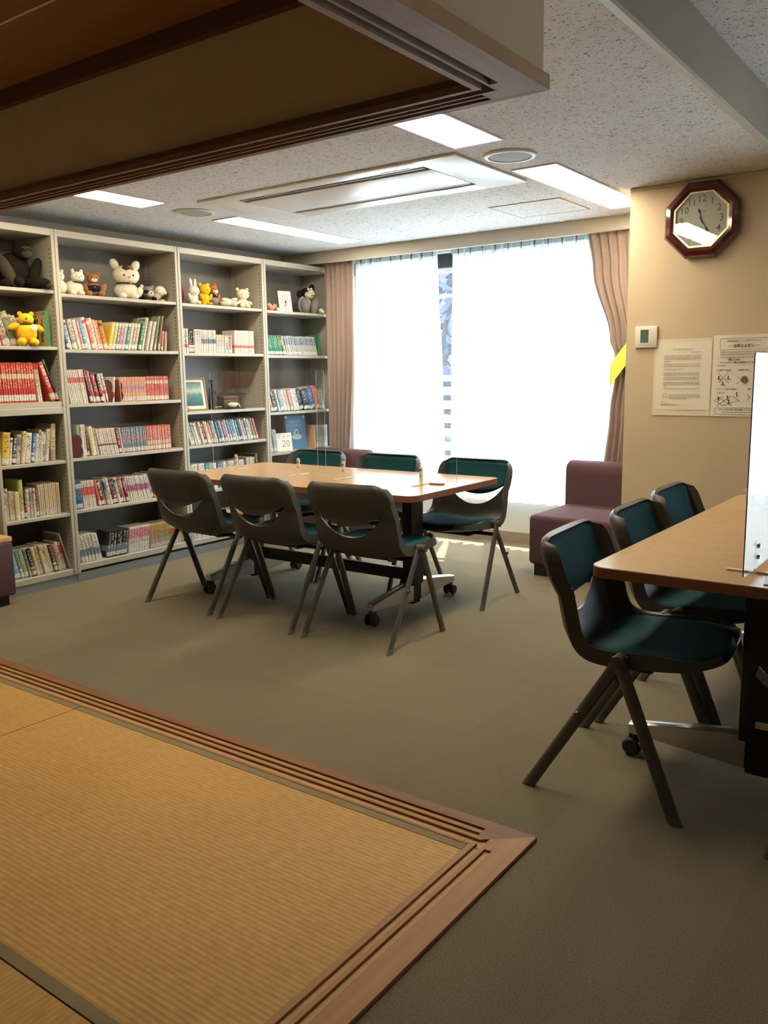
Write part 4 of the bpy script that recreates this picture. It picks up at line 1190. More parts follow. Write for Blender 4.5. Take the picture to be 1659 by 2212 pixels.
rng = random.Random(11)
g = G()
def bag(u, v):
    th, ph = 2 * math.pi * u, math.pi * v
    n1 = math.sin(5 * th + 3 * ph) * .16 + math.sin(9 * th - 4 * ph + 1) * .10 + math.sin(13 * ph + 3 * th) * .07
    rr = 1 + n1 * math.sin(ph)
    z = .062 + .062 * math.cos(ph) * (1 + .25 * math.sin(3 * th + 2))
    return Vector((.070 * rr * math.sin(ph) * math.cos(th), .085 * rr * math.sin(ph) * math.sin(th), max(.0005, z)))
vs, fs, nu, nv = [], [], 40, 22
for j in range(nv + 1):
    for i in range(nu):
        vs.append(bag(i / nu, j / nv))
for j in range(nv):
    for i in range(nu):
        fs.append((j * nu + i, j * nu + (i + 1) % nu, (j + 1) * nu + (i + 1) % nu, (j + 1) * nu + i))
g.add(vs, fs)
bg = thing('plastic_bag', 'crumpled whitish plastic bag on the table behind the screen', 'bag', (0.172, 1.66, .6672))
g.build('bag_body', sheer('thin_plastic', .12, (.70, .58, .50)), bg, smooth=35)
G().tube([(.0, .0, .10), (.02, .03, .145), (.045, .01, .15), (.05, -.02, .11)], [.008, .007, .007, .008], 8, flat=.3).build('bag_handle', sheer('thin_plastic_loop', .12, (.70, .58, .50)), bg, smooth=40)

# ------------------------------------------------------------------ chairs (forward = local +X, pivot of the legs at x = 0)
LP = [(-.186, .602), (-.176, .560), (-.166, .515), (-.156, .478), (-.140, .445), (-.112, .420), (-.076, .408), (-.03, .405), (.04, .408), (.11, .414), (.18, .421), (.225, .427), (.252, .434)]
def poly_at(P, s_):
    k = s_ * (len(P) - 1)
    i = min(int(k), len(P) - 2)
    f_ = k - i
    p0, p1, p2, p3 = P[max(i - 1, 0)], P[i], P[i + 1], P[min(i + 2, len(P) - 1)]
    return tuple(.5 * (2 * b + (c - a) * f_ + (2 * a - 5 * b + 4 * c - d) * f_ ** 2 + (3 * b - a - 3 * c + d) * f_ ** 3) for a, b, c, d in zip(p0, p1, p2, p3))
def z_to_s(z):
    lo, hi = 0.0, .5
    for _ in range(24):
        m_ = (lo + hi) / 2
        if poly_at(LP, m_)[1] > z:
            lo = m_
        else:
            hi = m_
    return lo
def seat_w(x):
    q = max(0, (x - .13) / .125)
    return .236 * math.sqrt(max(.02, 1 - .62 * q * q)) if x > .13 else .236 - .008 * max(0, (-x - .1) / .09)
def lower_pt(u, v, inner):
    t = 2 * u - 1
    at = abs(t)
    ztop = .602 if at > .80 else .492 + .108 * (at / .80) ** 2.2
    s0 = z_to_s(ztop)
    s_ = s0 + (1 - s0) * v
    x, z = poly_at(LP, s_)
    x2, z2 = poly_at(LP, min(1, s_ + .01))
    x1, z1 = poly_at(LP, max(0, s_ - .01))
    d = Vector((x2 - x1, 0, z2 - z1)).normalized()
    nrm = Vector((-d.z, 0, d.x))          # towards the sitter
    back = max(0, min(1, (z - .43) / .05))
    p = Vector((x, t * seat_w(x), z))
    p.x += back * (.050 * at ** 4 - .046)
    p.z += (1 - back) * (-.026 * (1 - at ** 2))
    p.x += (1 - back) * (-.030 * (1 - at ** 2)) * max(0, min(1, (-x - .02) / .1))
    if inner:
        rim = max(0, (at - .86) / .14)
        th = .009 + (.034 * min(1, rim * 2.5)) * (1 - .12 * back) * (1 - .55 * max(0, min(1, (x - .10) / .12)))
        p += nrm * th
        p.y -= math.copysign(.006 * rim, t)
    return p
QP = [(.588, -.186), (.62, -.204), (.65, -.217), (.69, -.229), (.72, -.234), (.745, -.228)]
def back_x(z):
    for (a, x), (b, y) in zip(QP, QP[1:]):
        if z <= b:
            f_ = max(0, (z - a) / (b - a))
            return x + (y - x) * f_
    return QP[-1][1]
BW = .230
def back_lim(t):
    y = abs(t) * BW
    r_ = .072
    zt = .746 - (0 if y < BW - r_ else r_ - math.sqrt(max(0, r_ ** 2 - (y - (BW - r_)) ** 2)) * 1.0)
    at = abs(t)
    zb = .5885 if at > .80 else .548 + .060 * (at / .80) ** 2.0
    return zb, zt
def back_pt(u, v, inner):
    t = 2 * u - 1
    t = math.copysign(abs(t) ** .8, t)
    at = abs(t)
    zb, zt = back_lim(t)
    z = zb + (zt - zb) * v
    p = Vector((back_x(z), t * BW, z))
    p.x += .052 * at ** 4 - .048
    if inner:
        q_ = min(1, max(0, (at - .84) / .05))
        p.x += .018 + .028 * q_ * q_ * (3 - 2 * q_) + .016 * max(0, (v - .94) / .06) * (1 - min(1, at / .85) ** 3)
        p.z -= .004 * v ** 4
        p.y -= math.copysign(.006 * max(0, (at - .9) / .1), t)
    else:
        p.x += .010 * max(0, (v - .9) / .1) ** 2
    return p
def pad_pt(u, v, front):
    t = (2 * u - 1) * .845
    zb, zt = back_lim(t * 1.04)
    zb = .556 + .052 * (abs(t) / .845) ** 2
    zt -= .014
    z = zb + (zt - zb) * v
    at = abs(t)
    x = back_x(z) + .052 * at ** 4 - .048 + .018
    if front:
        e = min(1, min(u, 1 - u) / .10, min(v, 1 - v) / .10)
        x += .006 + .016 * math.sqrt(max(0, 1 - (1 - e) ** 2))
    return Vector((x, t * BW, z))

def make_chair():
    t_ = thing('stacking_chair', 'chair', 'chair')
    G().shell(lambda u, v: lower_pt(u, v, False), lambda u, v: lower_pt(u, v, True), 56, 30).build('seat_shell', 'plastic', t_, smooth=50)
    G().shell(lambda u, v: back_pt(u, v, False), lambda u, v: back_pt(u, v, True), 72, 14).build('backrest', 'plastic', t_, smooth=50)
    G().shell(lambda u, v: pad_pt(u, v, False), lambda u, v: pad_pt(u, v, True), 24, 18).build('back_pad', 'teal', t_, smooth=60)
    # seat cushion, domed, with a waterfall front edge
    n = 40
    def ring(k, z):
        pts = []
        for i in range(n):
            a = 2 * math.pi * i / n
            ca, sa = math.cos(a), math.sin(a)
            e = .42
            x = math.copysign(abs(ca) ** e, ca)
            y = math.copysign(abs(sa) ** e, sa)
            px = .058 + .192 * x * k
            py = seat_w(px if px > .1 else .1) * .885 * y * k
            zz = poly_at(LP, 0)[1] * 0 + (.410 + .012 * max(0, px / .25)) + z - (.014 * max(0, (px - .19) / .06) ** 2 if z > .012 else 0) - (.016 if z > .015 else .010) * (1 - (py / .21) ** 2)
            pts.append((px, py, zz))
        return pts
    G().rings([ring(.93, .008), ring(.985, .013), ring(1.0, .020), ring(.985, .030), ring(.93, .037), ring(.8, .040), ring(.5, .041), ring(.2, .041)]).build('seat_pad', 'teal', t_, smooth=60)
    for s_ in (-1, 1):
        y1, y2 = s_ * .258, s_ * .240
        for nm, (xf, yv) in (('front', (.170, y1)), ('rear', (-.263, y2))):
            top = Vector((0, yv * .985, .432))
            ft = Vector((xf, yv * 1.02, 0.0))
            d = (ft - top)
            a = top - d.normalized() * .012
            m_ = top + d * .94
            lg = G()
            rings = []
            for q, sc in ((a, .7), (top + d * .02, 1.0), (m_, 1.0)):
                rings.append([(q.x + .0205 * sc * math.cos(2 * math.pi * i / 14), q.y + .0095 * math.sin(2 * math.pi * i / 14), q.z) for i in range(14)])
            # slanted tube: keep the cross-section level so that the foot sits flat
            rings[0] = [(p[0], p[1], q_.z) for p, q_ in zip(rings[0], [a] * 14)]
            lg.rings(rings)
            leg = lg.build('leg', 'leg', t_, smooth=40)
            fr = []
            for q in (m_, ft):
                fr.append([(q.x + 0.0212 * math.cos(2 * math.pi * i / 14), q.y + .0102 * math.sin(2 * math.pi * i / 14), max(q.z, .0003)) for i in range(14)])
            G().rings(fr).build('foot_cap', 'footcap', leg, smooth=40)
            if nm == 'rear':
                p = top + d * .42
                G().cyl((p.x - .004, yv * 1.0 + s_ * .008, p.z + .004), (p.x - .004, yv + s_ * .020, p.z + .004), .008, 12).build('lock_pin', 'leg', leg, smooth=40)
        G().cyl((0, s_ * .226, .433), (0, s_ * .274, .433), .0175, 16).build('pivot_cap', 'leg', t_, smooth=40)
    G().rbox(-.03, .06, -.12, .12, .360, .374, .006, 2).build('under_frame', 'black', t_, smooth=40)
    G().cyl((-.005, -.236, .372), (-.005, .236, .372), .010, 10).build('cross_bar', 'black', t_, smooth=40)
    for s_ in (-1, 1):
        G().rbox(-.07, -.035, s_ * .12 - .012, s_ * .12 + .012, .366, .392, .005, 2).build('bumper', 'leg', t_, smooth=40)
    return t_
spots = [
    ((-2.585, 1.262), 90, 'chair seen from behind, nearest the bookcases'), ((-2.018, 1.258), 90, 'chair seen from behind, middle of the three near ones'),
    ((-1.452, 1.262), 91.5, 'chair seen from behind, nearest the clock wall'),
    ((-1.475, 2.020), -90, 'dark teal chair at the window side, its whole back showing'), ((-2.075, 2.02), -90, 'teal chair at the window side, middle of the three'), ((-2.640, 2.02), -90, 'teal chair at the window side, nearest the bookcases'),
    ((0.086, 0.531), 4, 'large teal chair in front at the nearer end of the right-hand table'), ((0.085, 1.079), 2, 'teal chair second along the side of the right-hand table'), ((0.045, 1.629), 1, 'teal chair third along the right-hand table, farthest'),
    ((0.690, 0.515), 180, 'chair across the right-hand table, only its seat tip showing')]
proto = make_chair()
for i, ((x, y), a, lb) in enumerate(spots):
    o = proto if i == 0 else copy_tree(proto)
    o.location = (x, y, 0)
    o.rotation_euler = (0, 0, R(a))
    tag(o, 'grey plastic ' + lb if i < 3 else lb, 'chair', 'stacking chairs at the tables')

# ------------------------------------------------------------------ sofas and end table
def sofa(label, x0, x1, yf, yb):
    t_ = thing('lobby_sofa', label, 'sofa', ((x0 + x1) / 2, (yf + yb) / 2, 0), group='maroon armless sofas')
    h, d = (x1 - x0) / 2, (yb - yf) / 2
    G().rbox(-h, h, -d, d - .05, .070, .372, .028, 4).build('seat', 'maroon', t_, smooth=50)
    # back with a rounded top
    rings = []
    sec = [(.340, -.062), (.560, -.062), (.610, -.060), (.637, -.046), (.650, -.02), (.650, .03), (.640, .062), (.60, .080), (.340, .085)]
    M = d - .20
    prof = [(y + M + .07, z) for z, y in sec]
    for xx, sc in ((-h, .96), (-h + .012, 1.0), (h - .012, 1.0), (h, .96)):
        rings.append([(xx, y, .34 + (z - .34) * (sc if z > .5 else 1)) for y, z in prof])
    G().rings(rings).build('backrest', 'maroon', t_, smooth=50)
    G().box(-h + .03, h - .03, -d + .03, d - .05, 0, .071).build('plinth', 'black', t_)
    return t_
sofa('maroon armless sofa in the corner between window and pillar', -1.372, -0.800, 2.690, 3.415)
sofa('maroon sofa behind the chairs, below the left drape', -3.520, -3.005, 2.690, 3.400)
et = thing('end_table', 'low maroon block with a pale wooden top at far left', 'end table', (-3.645, .335, 0))
G().rbox(-.245, .245, -.240, .240, .055, .3495, .012, 3).build('upholstered_body', 'maroon', et, smooth=50)
G().rbox(-.243, .237, -.242, .242, .350, .377, .003, 2).build('table_top', 'endtop', et, smooth=40)
G().box(-.215, .215, -.210, .210, 0, .056).build('plinth', 'black', et)

# ------------------------------------------------------------------ wall things: clock, thermostat, papers
WM = lambda x, z, y=YP: Matrix(((1, 0, 0, x), (0, 0, -1, y), (0, 1, 0, z), (0, 0, 0, 1)))   # local x right, y up, z out of the wall
ck = thing('wall_clock', 'octagonal dark red wall clock with gold lines', 'clock', (-0.402, YP, 1.958))
L = Matrix(((1, 0, 0, 0), (0, 0, -1, 0), (0, 1, 0, 0), (0, 0, 0, 1)))
def octo(r_, z):
    return [L @ Vector((r_ / math.cos(R(22.5)) * math.cos(R(22.5 + 45 * i)), r_ / math.cos(R(22.5)) * math.sin(R(22.5 + 45 * i)), z)) for i in range(8)]
G().rings([octo(.166, .0005), octo(.181, .012), octo(.183, .028), octo(.172, .046), octo(.150, .052), octo(.134, .046), octo(.134, .030)], cap1=False).build('frame', 'clock_wood', ck, smooth=20)
for a, b_ in ((.1345, .1305), (.1285, .1255)):
    G().rings([octo(a, .036), octo(a, .0435), octo(b_, .0435), octo(b_, .036)], cap0=False, cap1=False).build('gold_line', 'gold', ck)
G().rings([octo(.1345, .028), octo(.1345, .0335)]).build('dial', 'dial', ck)
g = G()
for h_ in range(1, 13):
    a = R(90 - 30 * h_)
    rr = .098
    text_geo(g, str(h_), .046, L @ Matrix.Translation((rr * math.cos(a), rr * math.sin(a), .0342)), 0, bold=.006)
for k in range(12):
    a = R(30 * k)
    line(g, L, .116 * math.cos(a), .116 * math.sin(a), .119 * math.cos(a), .119 * math.sin(a), .002, 0, .0343)
line(g, L, .004, .038, .020, .038, .003, 0, .0343)
line(g, L, -.006, -.038, .006, -.038, .002, 0, .0343)
flat_print('numerals', ['ink_mid'], ck, g)
def hand(name, ang, length, w_, z):
    a = R(90 - ang)
    D, Nn = Vector((math.cos(a), math.sin(a))), Vector((-math.sin(a), math.cos(a)))
    pts = [D * -.018 + Nn * .0015, D * -.018 - Nn * .0015, D * length * .55 - Nn * .0016, D * length * .72 - Nn * w_, D * length, D * length * .72 + Nn * w_, D * length * .55 + Nn * .0016]
    G().prism([(p.x, p.y) for p in pts], z, z + .0012, 0, L).build(name, 'ink', ck)
hand('hour_hand', 345, .058, .006, .0365)
hand('minute_hand', 150, .083, .006, .0385)
G().prism([(.004 * math.cos(R(a)), .004 * math.sin(R(a))) for a in range(0, 360, 30)], .036, .0412, 0, L).build('hand_hub', 'ink', ck)
G().rings([octo(.1253, .0432), octo(.1253, .0442)]).build('glass', 'glass', ck)

th = thing('thermostat', 'square white wall thermostat with a dark green display', 'thermostat', (-0.668, YP, 1.394))
G().rbox(-.059, .059, -.016, -.0003, -.056, .056, .004, 2).build('case', 'white_plastic', th, smooth=40)
G().box(-.029, .014, -.0172, -.016, -.029, .038).build('display', 'lcd', th)
G().box(-.052, .052, -.0165, -.016, -.042, -.0412).build('cover_seam', 'ink_grey', th)

cx2w = lambda c: -.612 + (c - 325) * .000602
cy2w = lambda c: 1.376 - (c - 1395) * .000603
def sheet_on_wall(name, label, x0, x1, z0, z1, mat, off):
    t_ = thing(name, label, 'notice', ((x0 + x1) / 2, YP - off, (z0 + z1) / 2), group='paper notices on the pillar')
    hx, hz = (x1 - x0) / 2, (z1 - z0) / 2
    G().shell(lambda u, v: Vector(((2 * u - 1) * hx, -.0012 - .004 * (1 - v) ** 3 - .0015 * math.sin(7 * u), (2 * v - 1) * hz)), lambda u, v: Vector(((2 * u - 1) * hx, -.0002, (2 * v - 1) * hz)), 8, 10).build('sheet', mat, t_, smooth=40)
    return t_
def tm(t_, x, z, d=.0072):
    return Matrix(((1, 0, 0, x - t_.location.x), (0, 0, -1, -d + .0004), (0, 1, 0, z - t_.location.z), (0, 0, 0, 1)))
n1 = sheet_on_wall('paper_notice', 'typed white notice in a clear sleeve below the thermostat', cx2w(305), cx2w(800), cy2w(2045), cy2w(1390), 'paper2', .0)
G().sheet(lambda u, v: Vector((cx2w(325 + u * 470) - n1.location.x, -.0035 - .003 * (1 - v) ** 2, cy2w(1995 - v * 580) - n1.location.z)), 1, 6).build('inner_page', 'paper', n1, recalc=False)
g = G()
rng = random.Random(5)
lines_ = [(470, 635, 1478, 0), (625, 708, 1505, 0)] + [(395, 710, y, 1) for y in (1532, 1546, 1560)] + [(395, 450, 1582, 1)] + [(395, 710, y, 1) for y in (1605, 1622)] + [(395, 575, 1648, 1)] + [(395, 700, y, 1) for y in (1680, 1694, 1718, 1732, 1760, 1773)] + [(395, 430, 1788, 1), (390, 705, 1812, 1), (395, 430, 1857, 0), (450, 710, 1865, 1), (395, 440, 1880, 0), (450, 710, 1882, 1), (450, 600, 1897, 1), (385, 410, 1925, 0), (380, 500, 1945, 1), (380, 535, 1955, 1)]
for x0, x1, y, k in lines_:
    x = x0
    while x < x1:
        w_ = min(rng.uniform(10, 34), x1 - x)
        strip(g, tm(n1, 0, 0, .0085), cx2w(x), cx2w(x + w_), cy2w(y + 3.2), cy2w(y - 3.2), 0, 0)
        x += w_ + rng.uniform(3, 7)
flat_print('typed_lines', ['ink_grey'], n1, g)

n2 = sheet_on_wall('paper_notice', 'white notice with pictograms of forbidden behaviour beside the screen', cx2w(803), cx2w(1262), cy2w(2045), cy2w(1372), 'paper', .0)
g = G()
def T(s_, x, y, px, m=0, bold=.012, al='LEFT'):
    text_geo(g, s_, px * .000603, tm(n2, cx2w(x), cy2w(y)), m, align=al, bold=bold)
def box_outline(x0, x1, y0, y1, w_=2.6):
    pts = rrect(x0, x1, y0, y1, 12, 4)
    for a, b_ in zip(pts, pts[1:] + pts[:1]):
        line(g, tm(n2, 0, 0), cx2w(a[0]), cy2w(a[1]), cx2w(b_[0]), cy2w(b_[1]), w_ * .0006, 0)
box_outline(860, 1250, 1402, 1494)
T('学生相談室ラウンジ利用の皆さんに', 1052, 1424, 17, 0, al='CENTER')
T('ー 注意とお願い ー', 1052, 1464, 29, 0, .02, 'CENTER')
for i, y in enumerate((1512, 1532, 1556)):
    x = 865
    while x < 1235:
        w_ = rng.uniform(12, 40)
        strip(g, tm(n2, 0, 0), cx2w(x), cx2w(min(1235, x + w_)), cy2w(y + 4.5), cy2w(y - 4.5), 1, .0)
        x += w_ + 4
T('静かに利用', 935, 1577, 18, 0, .02)
T('マナーを守って静かな雰囲気が保たれるよう', 862, 1600, 17, 0, .02)
T('いします。', 845, 1624, 17, 0, .02)
T('×大声での会話', 845, 1663, 17, 0, .015)
T('×長時間の居眠り', 1010, 1661, 13, 0, .02)
T('×グループで席や和室を', 842, 1819, 16, 0, .015)
T('占有する', 853, 1851, 16, 0, .015)
T('×飲食', 1090, 1819, 16, 0, .015)
box_outline(840, 1240, 1974, 2030)
T('マナーを守らない方は退室していただきます', 872, 1990, 16, 0, .02)
for x in range(900, 1180, 34):
    strip(g, tm(n2, 0, 0), cx2w(x), cx2w(x + 28), cy2w(2014), cy2w(2006), 1, 0)
def ln(x0, y0, x1, y1, w_=3):
    line(g, tm(n2, 0, 0), cx2w(x0), cy2w(y0), cx2w(x1), cy2w(y1), w_ * .0006, 0)
def dot(x, y, a, b_, m=0):
    disc(g, tm(n2, 0, 0), cx2w(x), cy2w(y), a * .0006, b_ * .0006, m, 10)
ln(858, 1684, 945, 1770); ln(935, 1682, 860, 1765)
for px_, py_ in ((862, 1712), (938, 1712), (895, 1760)):
    dot(px_, py_, 6, 6); ln(px_, py_ + 6, px_, py_ + 26, 7); ln(px_, py_ + 12, px_ - 16, py_ + 26); ln(px_, py_ + 12, px_ + 18, py_ + 22); ln(px_, py_ + 26, px_ + 22, py_ + 30)
dot(1066, 1738, 27, 30, 2); ln(1010, 1772, 1092, 1712); ln(1012, 1712, 1070, 1775)
for a in (((832, 1912), (905, 1955)), ((905, 1955), (1035, 1912)), ((832, 1912), (900, 1878)), ((985, 1880), (1035, 1912))):
    ln(*a[0], *a[1])
ln(855, 1955, 968, 1875); ln(862, 1880, 975, 1957)
for px_, py_ in ((866, 1888), (938, 1878), (950, 1912), (1012, 1850)):
    dot(px_, py_, 6, 7); ln(px_, py_ + 7, px_, py_ + 30, 6); ln(px_, py_ + 12, px_ + 14, py_ + 22)
ln(1100, 1860, 1118, 1900); ln(1098, 1912, 1120, 1880)
flat_print('print', ['ink', 'ink_grey', 'ink_mid'], n2, g)
bs = G().box(cx2w(290), cx2w(1262), YP - .0011, YP - .0004, cy2w(2078), cy2w(2044)).build('sleeve_edge', 'wallpaper', None)
structure(bs)
bs.name = 'trim_sleeve'

# ------------------------------------------------------------------ things on the bookcase shelves
def E3(rx=0, ry=0, rz=0):
    return (Matrix.Rotation(R(rz), 3, 'Z') @ Matrix.Rotation(R(ry), 3, 'Y') @ Matrix.Rotation(R(rx), 3, 'X'))
def plush(name, label, cat, x, y, z, rz, parts, k=1.0):
    """Soft toy; local +X is its front. parts: name, centre, radii, material[, rotation]."""
    t_ = thing(name, label, cat, (x, y, z + .0006), R(rz), group='soft toys on the bookcases')
    made = {}
    for p in parts:
        nm, c, r_, m_ = p[:4]
        rot = E3(*p[4]) if len(p) > 4 and p[4] else None
        par = made.get(p[5]) if len(p) > 5 else t_
        small = max(r_) < .012
        o = G().ell([q * k for q in c], [q * k for q in r_], rot, 8 if small else 18, 6 if small else 12).build(nm, FUR[m_] if m_ in FUR else m_, par or t_, smooth=80)
        made[nm] = o
    return t_
def face(hx, hy, hz, r_, eye=.005, nose=.006, dx=.9):
    return [('eye', (hx + r_ * dx * .93, hy + r_ * .38, hz + r_ * .12), (eye, eye, eye), 'bead'), ('eye', (hx + r_ * dx * .93, hy - r_ * .38, hz + r_ * .12), (eye, eye, eye), 'bead'),
            ('nose', (hx + r_ * 1.02, hy, hz - r_ * .12), (nose, nose * 1.2, nose * .8), 'bead')]
SX = -3.665
rowY = lambda c, ca, ya, cb, yb, x=SX: ya + (c - ca) * (yb - ya) / (cb - ca) + .66 * (XB - x)
# gorilla, far left
plush('plush_gorilla', 'large dark brown gorilla toy lounging on the top left shelf', 'soft toy', -3.68, .905, 1.718, -12, [
    ('body', (-.02, -.02, .10), (.075, .095, .105), 'dark'), ('head', (.02, .02, .215), (.052, .055, .058), 'dark'), ('muzzle', (.062, .032, .192), (.030, .034, .026), 'taupe'), ('brow', (.055, .03, .225), (.022, .036, .012), 'taupe'),
    ('arm', (.06, -.085, .10), (.034, .034, .105), 'taupe', (18, -22, 0)), ('hand', (.10, -.11, .022), (.034, .030, .022), 'dark'), ('arm', (.03, .085, .11), (.030, .030, .085), 'dark', (-25, -20, 0)),
    ('leg', (.08, .07, .035), (.085, .036, .033), 'dark', (0, 0, 35)), ('foot', (.115, .115, .022), (.036, .026, .021), 'taupe'), ('leg', (.07, -.03, .035), (.07, .036, .034), 'dark', (0, 0, -15))] + face(.055, .02, .215, .035, .004, .007))
# yellow bear
plush('plush_bear', 'bright yellow bear toy with a striped ribbon and paper tag', 'soft toy', -3.592, .874, 1.401, -28, [
    ('body', (0, 0, .075), (.048, .055, .062), 'yellow'), ('head', (.006, 0, .148), (.036, .042, .034), 'yellow'), ('ear', (0, .030, .178), (.010, .014, .014), 'gold'), ('ear', (0, -.030, .178), (.010, .014, .014), 'gold'),
    ('muzzle', (.034, 0, .142), (.014, .020, .014), 'yellow'), ('arm', (.012, -.066, .108), (.018, .036, .018), 'yellow', (18, 0, 0)), ('arm', (.012, .062, .100), (.018, .030, .018), 'yellow', (-28, 0, 0)),
    ('leg', (.030, -.030, .024), (.034, .026, .024), 'yellow'), ('leg', (.030, .034, .022), (.034, .026, .022), 'yellow'), ('ribbon', (.006, 0, .121), (.036, .038, .006), 'ink'), ('tag', (.058, .036, .100), (.002, .016, .020), 'paper', (25, 0, 0))] + [('nose', (.049, 0, .150), (.005, .006, .005), 'bead')])
# widest bookcase, top shelf
ry = lambda c: rowY(c, 550, 1.081, 1540, 1.89)
plush('plush_cat', 'white cat toy half hidden by the left panel of the top shelf', 'soft toy', SX, ry(535), 1.704, -30, [
    ('body', (0, 0, .045), (.040, .045, .046), 'white'), ('head', (.01, 0, .105), (.032, .034, .030), 'white'), ('ear', (0, .022, .136), (.008, .010, .013), 'white'), ('ear', (0, -.022, .136), (.008, .010, .013), 'white')] + face(.01, 0, .105, .032, .004, .003))
plush('plush_cat', 'small white cat toy with a dark collar, sitting sideways', 'soft toy', SX, ry(672), 1.704, -20, [
    ('body', (-.008, -.008, .046), (.052, .056, .047), 'white'), ('head', (.015, .012, .110), (.036, .040, .033), 'white'), ('ear', (.01, .036, .142), (.009, .011, .016), 'white'), ('ear', (.01, -.014, .143), (.009, .011, .016), 'white'),
    ('collar', (.012, .010, .081), (.034, .036, .005), 'bead'), ('paw', (.036, -.022, .016), (.022, .018, .016), 'white'), ('paw', (.036, .026, .016), (.022, .018, .016), 'white'), ('tail', (-.03, -.056, .02), (.012, .030, .012), 'white')] + face(.015, .012, .110, .036, .004, .003))
plush('plush_bear', 'brown bear toy in a black waistcoat between two white toys', 'soft toy', SX - .01, ry(835), 1.704, -25, [
    ('body', (0, 0, .050), (.040, .044, .046), 'brown'), ('head', (.010, 0, .112), (.034, .036, .033), 'brown'), ('ear', (0, .030, .140), (.008, .013, .013), 'brown'), ('ear', (0, -.030, .140), (.008, .013, .013), 'brown'), ('muzzle', (.038, 0, .102), (.014, .018, .013), 'cream'),
    ('waistcoat', (.004, 0, .052), (.043, .047, .030), 'navy'), ('button', (.048, 0, .060), (.003, .003, .003), 'white_plastic'), ('arm', (.02, -.052, .055), (.018, .018, .032), 'brown', (20, 0, 0)), ('arm', (.02, .054, .055), (.018, .018, .032), 'brown', (-25, 0, 0)),
    ('leg', (.046, -.036, .020), (.034, .020, .020), 'brown'), ('leg', (.046, .040, .020), (.034, .020, .020), 'brown')] + face(.012, 0, .112, .034, .004, .005))
plush('plush_cat', 'biggest white cat toy with a grey eye patch and a bell', 'soft toy', SX, ry(1122), 1.704, -22, [
    ('body', (0, 0, .055), (.062, .076, .056), 'white'), ('head', (.012, 0, .150), (.062, .084, .062), 'white'), ('ear', (.0, .066, .212), (.018, .026, .034), 'white', (-30, 0, 0)), ('ear', (.0, -.066, .216), (.018, .026, .036), 'white', (30, 0, 0)),
    ('patch', (.052, -.008, .192), (.022, .024, .014), 'taupe', (0, 40, 0)), ('patch', (.050, .026, .188), (.018, .014, .014), 'brown', (0, 40, 0)), ('collar', (.010, 0, .101), (.054, .062, .005), 'ink'), ('bell', (.064, .010, .098), (.008, .008, .008), 'bell'),
    ('paw', (.050, -.036, .020), (.030, .026, .020), 'white'), ('paw', (.050, .038, .020), (.030, .026, .020), 'white'), ('arm', (.03, .075, .05), (.022, .020, .034), 'white', (-20, 0, 0)),
    ('eye', (.071, -.028, .146), (.005, .006, .006), 'bead'), ('eye', (.071, .030, .146), (.005, .006, .006), 'bead'), ('nose', (.076, .002, .133), (.004, .006, .004), 'brown')])
plush('plush_raccoon', 'grey raccoon toy with a black mask, lying beside the biggest cat', 'soft toy', SX, ry(1316), 1.704, -20, [
    ('body', (-.04, 0, .045), (.055, .045, .044), 'grey'), ('head', (.025, 0, .058), (.040, .042, .038), 'grey'), ('ear', (.015, .034, .092), (.008, .013, .013), 'grey'), ('ear', (.015, -.034, .092), (.008, .013, .013), 'white'), ('mask', (.045, -.012, .058), (.020, .024, .016), 'black'), ('muzzle', (.058, .006, .044), (.022, .020, .018), 'white'), ('paw', (.040, -.034, .014), (.026, .018, .014), 'black'), ('paw', (.040, .034, .014), (.026, .018, .014), 'black')] + [('nose', (.080, .006, .048), (.005, .006, .005), 'bead'), ('eye', (.062, .022, .066), (.004, .004, .004), 'bead')])
plush('plush_seal', 'small white seal toy at the right end of the top shelf', 'soft toy', SX + .01, ry(1462) - .048, 1.704, 20, [
    ('body', (-.03, 0, .036), (.070, .042, .036), 'white', (0, -12, 0)), ('head', (.024, .004, .068), (.038, .038, .034), 'white'), ('muzzle', (.054, .008, .058), (.016, .018, .014), 'white'), ('flipper', (.01, -.048, .012), (.022, .028, .010), 'white'), ('flipper', (.01, .046, .012), (.022, .026, .010), 'white')] + face(.024, .004, .068, .036, .005, .005))
# framed-picture bookcase, top shelf
ry = lambda c: rowY(c, 90, 1.969, 780, 2.687)
plush('plush_doll', 'red stuffed toy behind the white rabbit', 'soft toy', SX - .05, ry(150) - .02, 1.701, 0, [('body', (0, 0, .070), (.035, .045, .070), 'red'), ('head', (0, .0, .130), (.028, .032, .026), 'red'), ('foot', (.04, -.05, .018), (.026, .020, .017), 'white')])
plush('plush_rabbit', 'white rabbit toy with upright ears, leaning forward', 'soft toy', SX + .02, ry(200), 1.701, -15, [
    ('body', (0, 0, .045), (.032, .034, .046), 'white'), ('head', (.012, 0, .092), (.035, .040, .035), 'white'), ('ear', (0, .018, .142), (.008, .011, .034), 'white'), ('ear', (0, -.014, .146), (.008, .011, .034), 'white', (8, 0, 0)), ('arm', (.02, -.036, .055), (.012, .012, .024), 'white', (20, 0, 0)), ('leg', (.034, -.022, .014), (.026, .015, .014), 'white'), ('leg', (.034, .022, .014), (.026, .015, .014), 'white')] + [('eye', (.044, .014, .084), (.003, .003, .003), 'bead'), ('eye', (.044, -.014, .084), (.003, .003, .003), 'bead'), ('nose', (.047, 0, .076), (.003, .004, .003), 'pink')])
